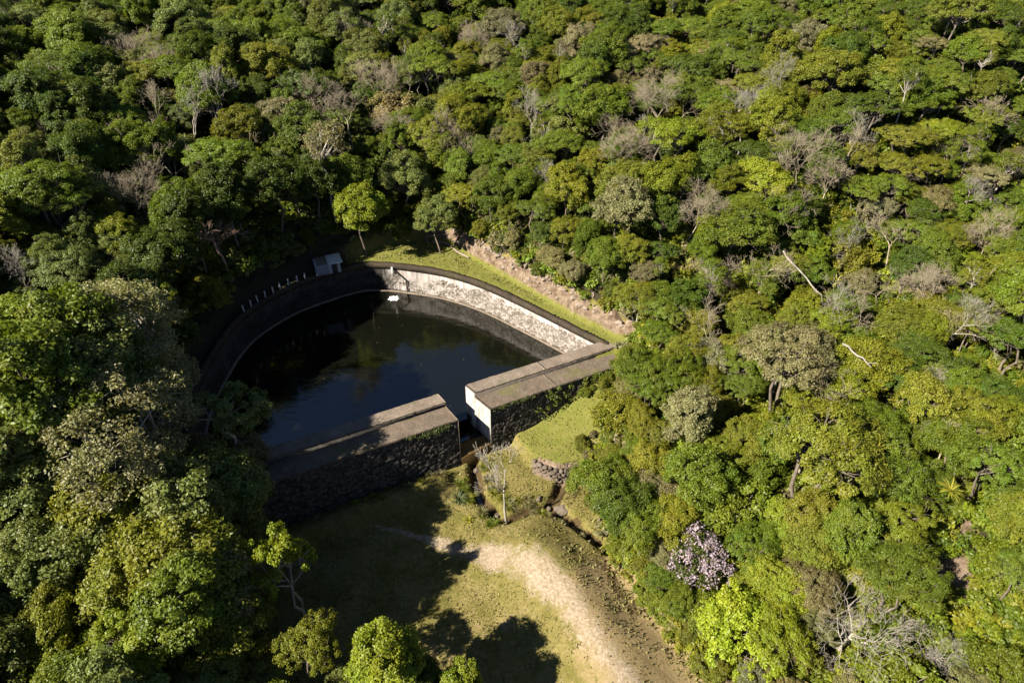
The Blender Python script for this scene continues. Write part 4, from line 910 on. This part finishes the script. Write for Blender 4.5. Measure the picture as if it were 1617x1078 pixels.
# rosette plants: long arching leaves
def rosette(seed, n, L, w, mat, arch=.9, name='leaf_rosette'):
    q = np.random.default_rng(seed); g = Geo()
    for k in range(n):
        a = q.uniform(0, 6.28); el = q.uniform(.2, 1.35); l = L*q.uniform(.7, 1.15); p = np.zeros(3); pts = []; e = el
        for s_ in range(6):
            pts.append(p.copy()); p = p+np.array([math.cos(a)*math.cos(e), math.sin(a)*math.cos(e), math.sin(e)])*l/5; e -= arch/5*q.uniform(.7, 1.3)
        pts = np.array(pts); sd_ = np.array([-math.sin(a), math.cos(a), 0]); ww = w*np.array([.6, 1, 1, .8, .5, .06])
        g.add(np.vstack([pts-sd_*ww[:, None], pts+sd_*ww[:, None]]), [(i, i+1, 7+i, 6+i) for i in range(5)])
    V, P = g.arrays(); return mesh_np(name, V, P, mat)
ros = rosette(1, 46, 1.5, .06, M_leaf); x, y = -6.0, 50.1
o = tag(put('agave', ros, None, (x, y, tz(x, y))), 'spiky grey green rosette plant in the shade below the left dam block', 'plant'); o['tint'] = [.085, .105, .045]
o = tag(put('agave', rosette(2, 34, .8, .06, M_gold), None, (-4.8, 47.2, tz(-4.8, 47.2))), 'small yellow rosette plant at the sunny edge of the meadow', 'plant')
x, y = stand(1502, 772, 8.5); o = tag(put('bromeliad', rosette(3, 40, 1.2, .06, M_gold), None, (x, y, tz(x, y)+8.2)), 'bright yellow bromeliad perched in the canopy on the right', 'plant')
x, y = stand(1385, 712, 8.5); o = tag(put('bromeliad', rosette(4, 18, 1.0, .07, M_gold), None, (x, y, tz(x, y)+8.6)), 'small yellow bromeliad in the olive canopy left of the bright one', 'plant')
x, y = stand(1318, 452, 8.0); o = tag(put('bromeliad', rosette(5, 22, 1.2, .08, M_gold), None, (x, y, tz(x, y)+8.4)), 'yellow bromeliad beside the leaning dead trunk', 'plant')
x, y = stand(1458, 628, 7.0); o = tag(put('bromeliad', rosette(6, 20, .9, .09, M_rust), None, (x, y, tz(x, y)+7.3)), 'orange bromeliad on the twisted white leafless tree', 'plant')
# rust coloured bush by the slab bridge
(LV, LQ), g = make_tree(**KINDS['bushy'][1]); x, y = -10.2, 97.2
rt = empty('shrub', (x, y, tz(x, y)), 'rust coloured bush behind the slab bridge', 'shrub', None, 0, .5); put('stem', g.mesh('stem', M_bark), rt); put('foliage', mesh_np('foliage', LV, [LQ], M_rust), rt)
# shrubs along the sunny edges, each with stems and foliage
SHR = []
def edge_shrubs(line, n, j, smin, smax, tints, away, kd='bushy'):
    L = smooth_line(line, .2)
    for k in range(n):
        p = L[int((k+.5)/n*(len(L)-1))]+rng.normal(0, j, 2)+np.array(away)*rng.uniform(0, 1); z = tz(*p)
        nm = tints[rng.integers(len(tints))]; px, py, dep = proj(p[0], p[1], z+1)
        SHR.append(dict(x=p[0], y=p[1], z=z, s=rng.uniform(smin, smax), nm=nm, kd=kd, px=px, py=py, tint=np.array(PAL[nm][0])*rng.uniform(.9, 1.15)))
edge_shrubs([(15.5, 64.5), (12.4, 61), (11, 57.5), (10.2, 54.5), (9.6, 50.5), (10.3, 46), (11.2, 42), (13.4, 37), (17.6, 30), (21, 24)], 34, .45, .3, .62, ['olive', 'lime', 'green'], (2.0, .6))
edge_shrubs([(17.2, 69), (9.2, 77.3), (.6, 86.4), (-5, 91.6), (-9, 96.3)], 40, .5, .25, .5, ['green', 'olive', 'grey', 'tan'], (1.8, 1.6))
edge_shrubs([(-14, 97), (-20.5, 94.3), (-26, 91.3), (-32, 88)], 10, .5, .35, .6, ['lime', 'green'], (-.3, 1.2))
edge_shrubs([(13.5, 64.8), (11, 63.6), (8.5, 62.2)], 8, .3, .14, .3, ['olive', 'lime'], (0, -.5))
edge_shrubs([(9.4, 57.5), (8.6, 55.5), (9.5, 54)], 6, .5, .15, .32, ['olive', 'tan', 'lime'], (.5, 0))
edge_shrubs([(-27, 45.5), (-20, 48.6), (-14, 51.2), (-8, 53.8)], 22, .4, .5, 1.0, ['olive', 'lime', 'tan'], (0, -.9), 'tuft')
edge_shrubs([(-3.0, 56), (-2.6, 53), (-1, 50.4), (1.2, 50), (3.2, 50.4)], 26, .6, .5, 1.1, ['olive', 'tan', 'pale'], (0, 0), 'tuft')
edge_shrubs([(-6, 53.4), (-5.4, 50.6), (-3.8, 48.6), (-1, 46.7)], 16, .5, .5, 1.1, ['olive', 'tan', 'green'], (0, 0), 'tuft')
edge_shrubs([(2.5, 48), (5, 47.6), (7.5, 45.6)], 13, .4, .4, .9, ['olive', 'pale', 'tan'], (0, 0), 'tuft')
LAND += [('slab bridge', 690, 380), ('dry stone wall', 880, 742), ('gully boulder', 880, 800), ('lawn bank', 850, 460)]
SHAPE['tuft'] = 'spiky'
auto_labels([t for t in SHR if t['kd'] == 'bushy'], 'shrub'); auto_labels([t for t in SHR if t['kd'] == 'tuft'], 'grass clump')
TUFT = [rosette(40+k, 70, .95, .035, M_leaf, 1.1, 'grass_clump') for k in range(4)]
for k, t in enumerate(SHR):
    if t['kd'] == 'tuft':
        o = tag(put('grass_clump', TUFT[k % 4], None, (t['x'], t['y'], t['z']-.05), k*1.7, t['s']), t['label'], 'grass clump', 'grass clumps in the wet hollow'); o['tint'] = [float(a)*1.15 for a in t['tint']]; continue
    cm, tm, *_ = PROTO['bushy'][k % 3]
    rt = empty('shrub', (t['x'], t['y'], t['z']-.1), t['label'], 'shrub', 'shrubs along the clearings', k*1.7, t['s'])
    put('stem', tm, rt); c = put('foliage', cm, rt); c['tint'] = [float(a) for a in t['tint']]
# creeper hanging on the right hand block
q = np.random.default_rng(77); pts = []; nn_ = []
for k in range(170):
    s_ = 7.0+13.2*q.random()**.75; z = q.uniform(max(1.5, (s_-5)*.33), 7.1); f = (s_-7)/13
    if q.random() > .25+f: continue
    x, y = dam_xy(s_, T2+.05*(ZW-z)+.2); m = int(q.uniform(14, 40)); r = q.uniform(.2, .5)
    d = sphere_dirs(m, q); pts.append(np.array([x, y, z])+d*r*np.array([1, 1, .8])); nn_.append(np.array([DN[0]*.6, DN[1]*.6, .7])+q.normal(size=(m, 3))*.5)
V, Q = leaf_cards(np.concatenate(pts), np.concatenate(nn_), .24, .17, q)
o = tag(put('creeper', mesh_np('creeper', V, [Q], M_leaf)), 'leafy green creeper spreading over the far end of the right dam block', 'creeper'); o['tint'] = [.085, .105, .015]
pts = []; nn_ = []
for lo, hi, n in ((1.2, 7, 40), (-9, -3.7, 60)):
    for k in range(n):
        x, y = dam_xy(q.uniform(lo, hi), T2+.22); z = q.uniform(6.75, 7.2) if lo > 0 else q.uniform(6.2, 7.2); m = 9; d = sphere_dirs(m, q)
        pts.append(np.array([x, y, z])+d*.18); nn_.append(np.array([DN[0]*.6, DN[1]*.6, .7])+q.normal(size=(m, 3))*.5)
V, Q = leaf_cards(np.concatenate(pts), np.concatenate(nn_), .16, .1, q)
o = tag(put('wall_moss', mesh_np('wall_moss', V, [Q], M_leaf)), kind='stuff'); o['tint'] = [.07, .085, .02]
# grass: short tufts over meadow and lawn, longer along the edges
q = np.random.default_rng(88); n = 60000; X = q.uniform(-27, 21, n); Y = q.uniform(16, 96, n); dM, dT, ind = clearances(X, Y); s_, t_ = dam_st(X, Y); mk = surface_masks(X, Y)
near_pool = sdist(X, Y, POOL) < 1.4
ok = ((t_ > 4.8) & (dM < .8) | (t_ < -1) & (dT < .6) & ~near_pool) & (mk['sand']+q.uniform(-.3, .3, n) < .45) & (mk['mud'] < .7) & (fbm(X*.5, Y*.5, 71)+q.uniform(-.25, .25, n) > .42)
X, Y = X[ok], Y[ok]; Z = terrain(X, Y); n = len(X); ln = np.where(t_[ok] < 0, .10, .16)*q.uniform(.6, 1.5, n)*np.where(dM[ok] > -.8, 1.8, 1)
a = q.uniform(0, 6.28, n); B = np.stack([X, Y, Z-.02], 1); sv = np.stack([np.cos(a), np.sin(a), 0*a], 1)*ln[:, None]*.5; tp = B+np.stack([q.normal(0, .5, n)*ln, q.normal(0, .5, n)*ln, ln*1.1], 1)
V = np.stack([B-sv, B+sv, tp], 1).reshape(-1, 3); me = mesh_np('grass', V, [np.arange(3*n).reshape(n, 3)], leaf_material('grass_blades', None, .3, .8))
o = tag(put('grass', me), kind='stuff'); o['tint'] = [.165, .148, .05]
# leaves drifting on the pool
q = np.random.default_rng(91); n = 400; X = q.uniform(-38, 10, n); Y = q.uniform(50, 88, n); d = sdist(X, Y, POOL); s_, t_ = dam_st(X, Y)
ok = (d < -.8) & (t_ < -.4) & ((d > -3.5) | (t_ > -3.5) | (q.random(n) < .12)); P = np.column_stack([X, Y, np.full(n, POOL_Z+.015)])[ok]
V, Q = leaf_cards(P, np.tile(np.array([[0, 0, 1.]]), (len(P), 1))+q.normal(0, .03, (len(P), 3)), .16, .1, q)
o = tag(put('floating_leaves', mesh_np('floating_leaves', V, [Q], M_leaf)), kind='stuff'); o['tint'] = [.16, .13, .05]
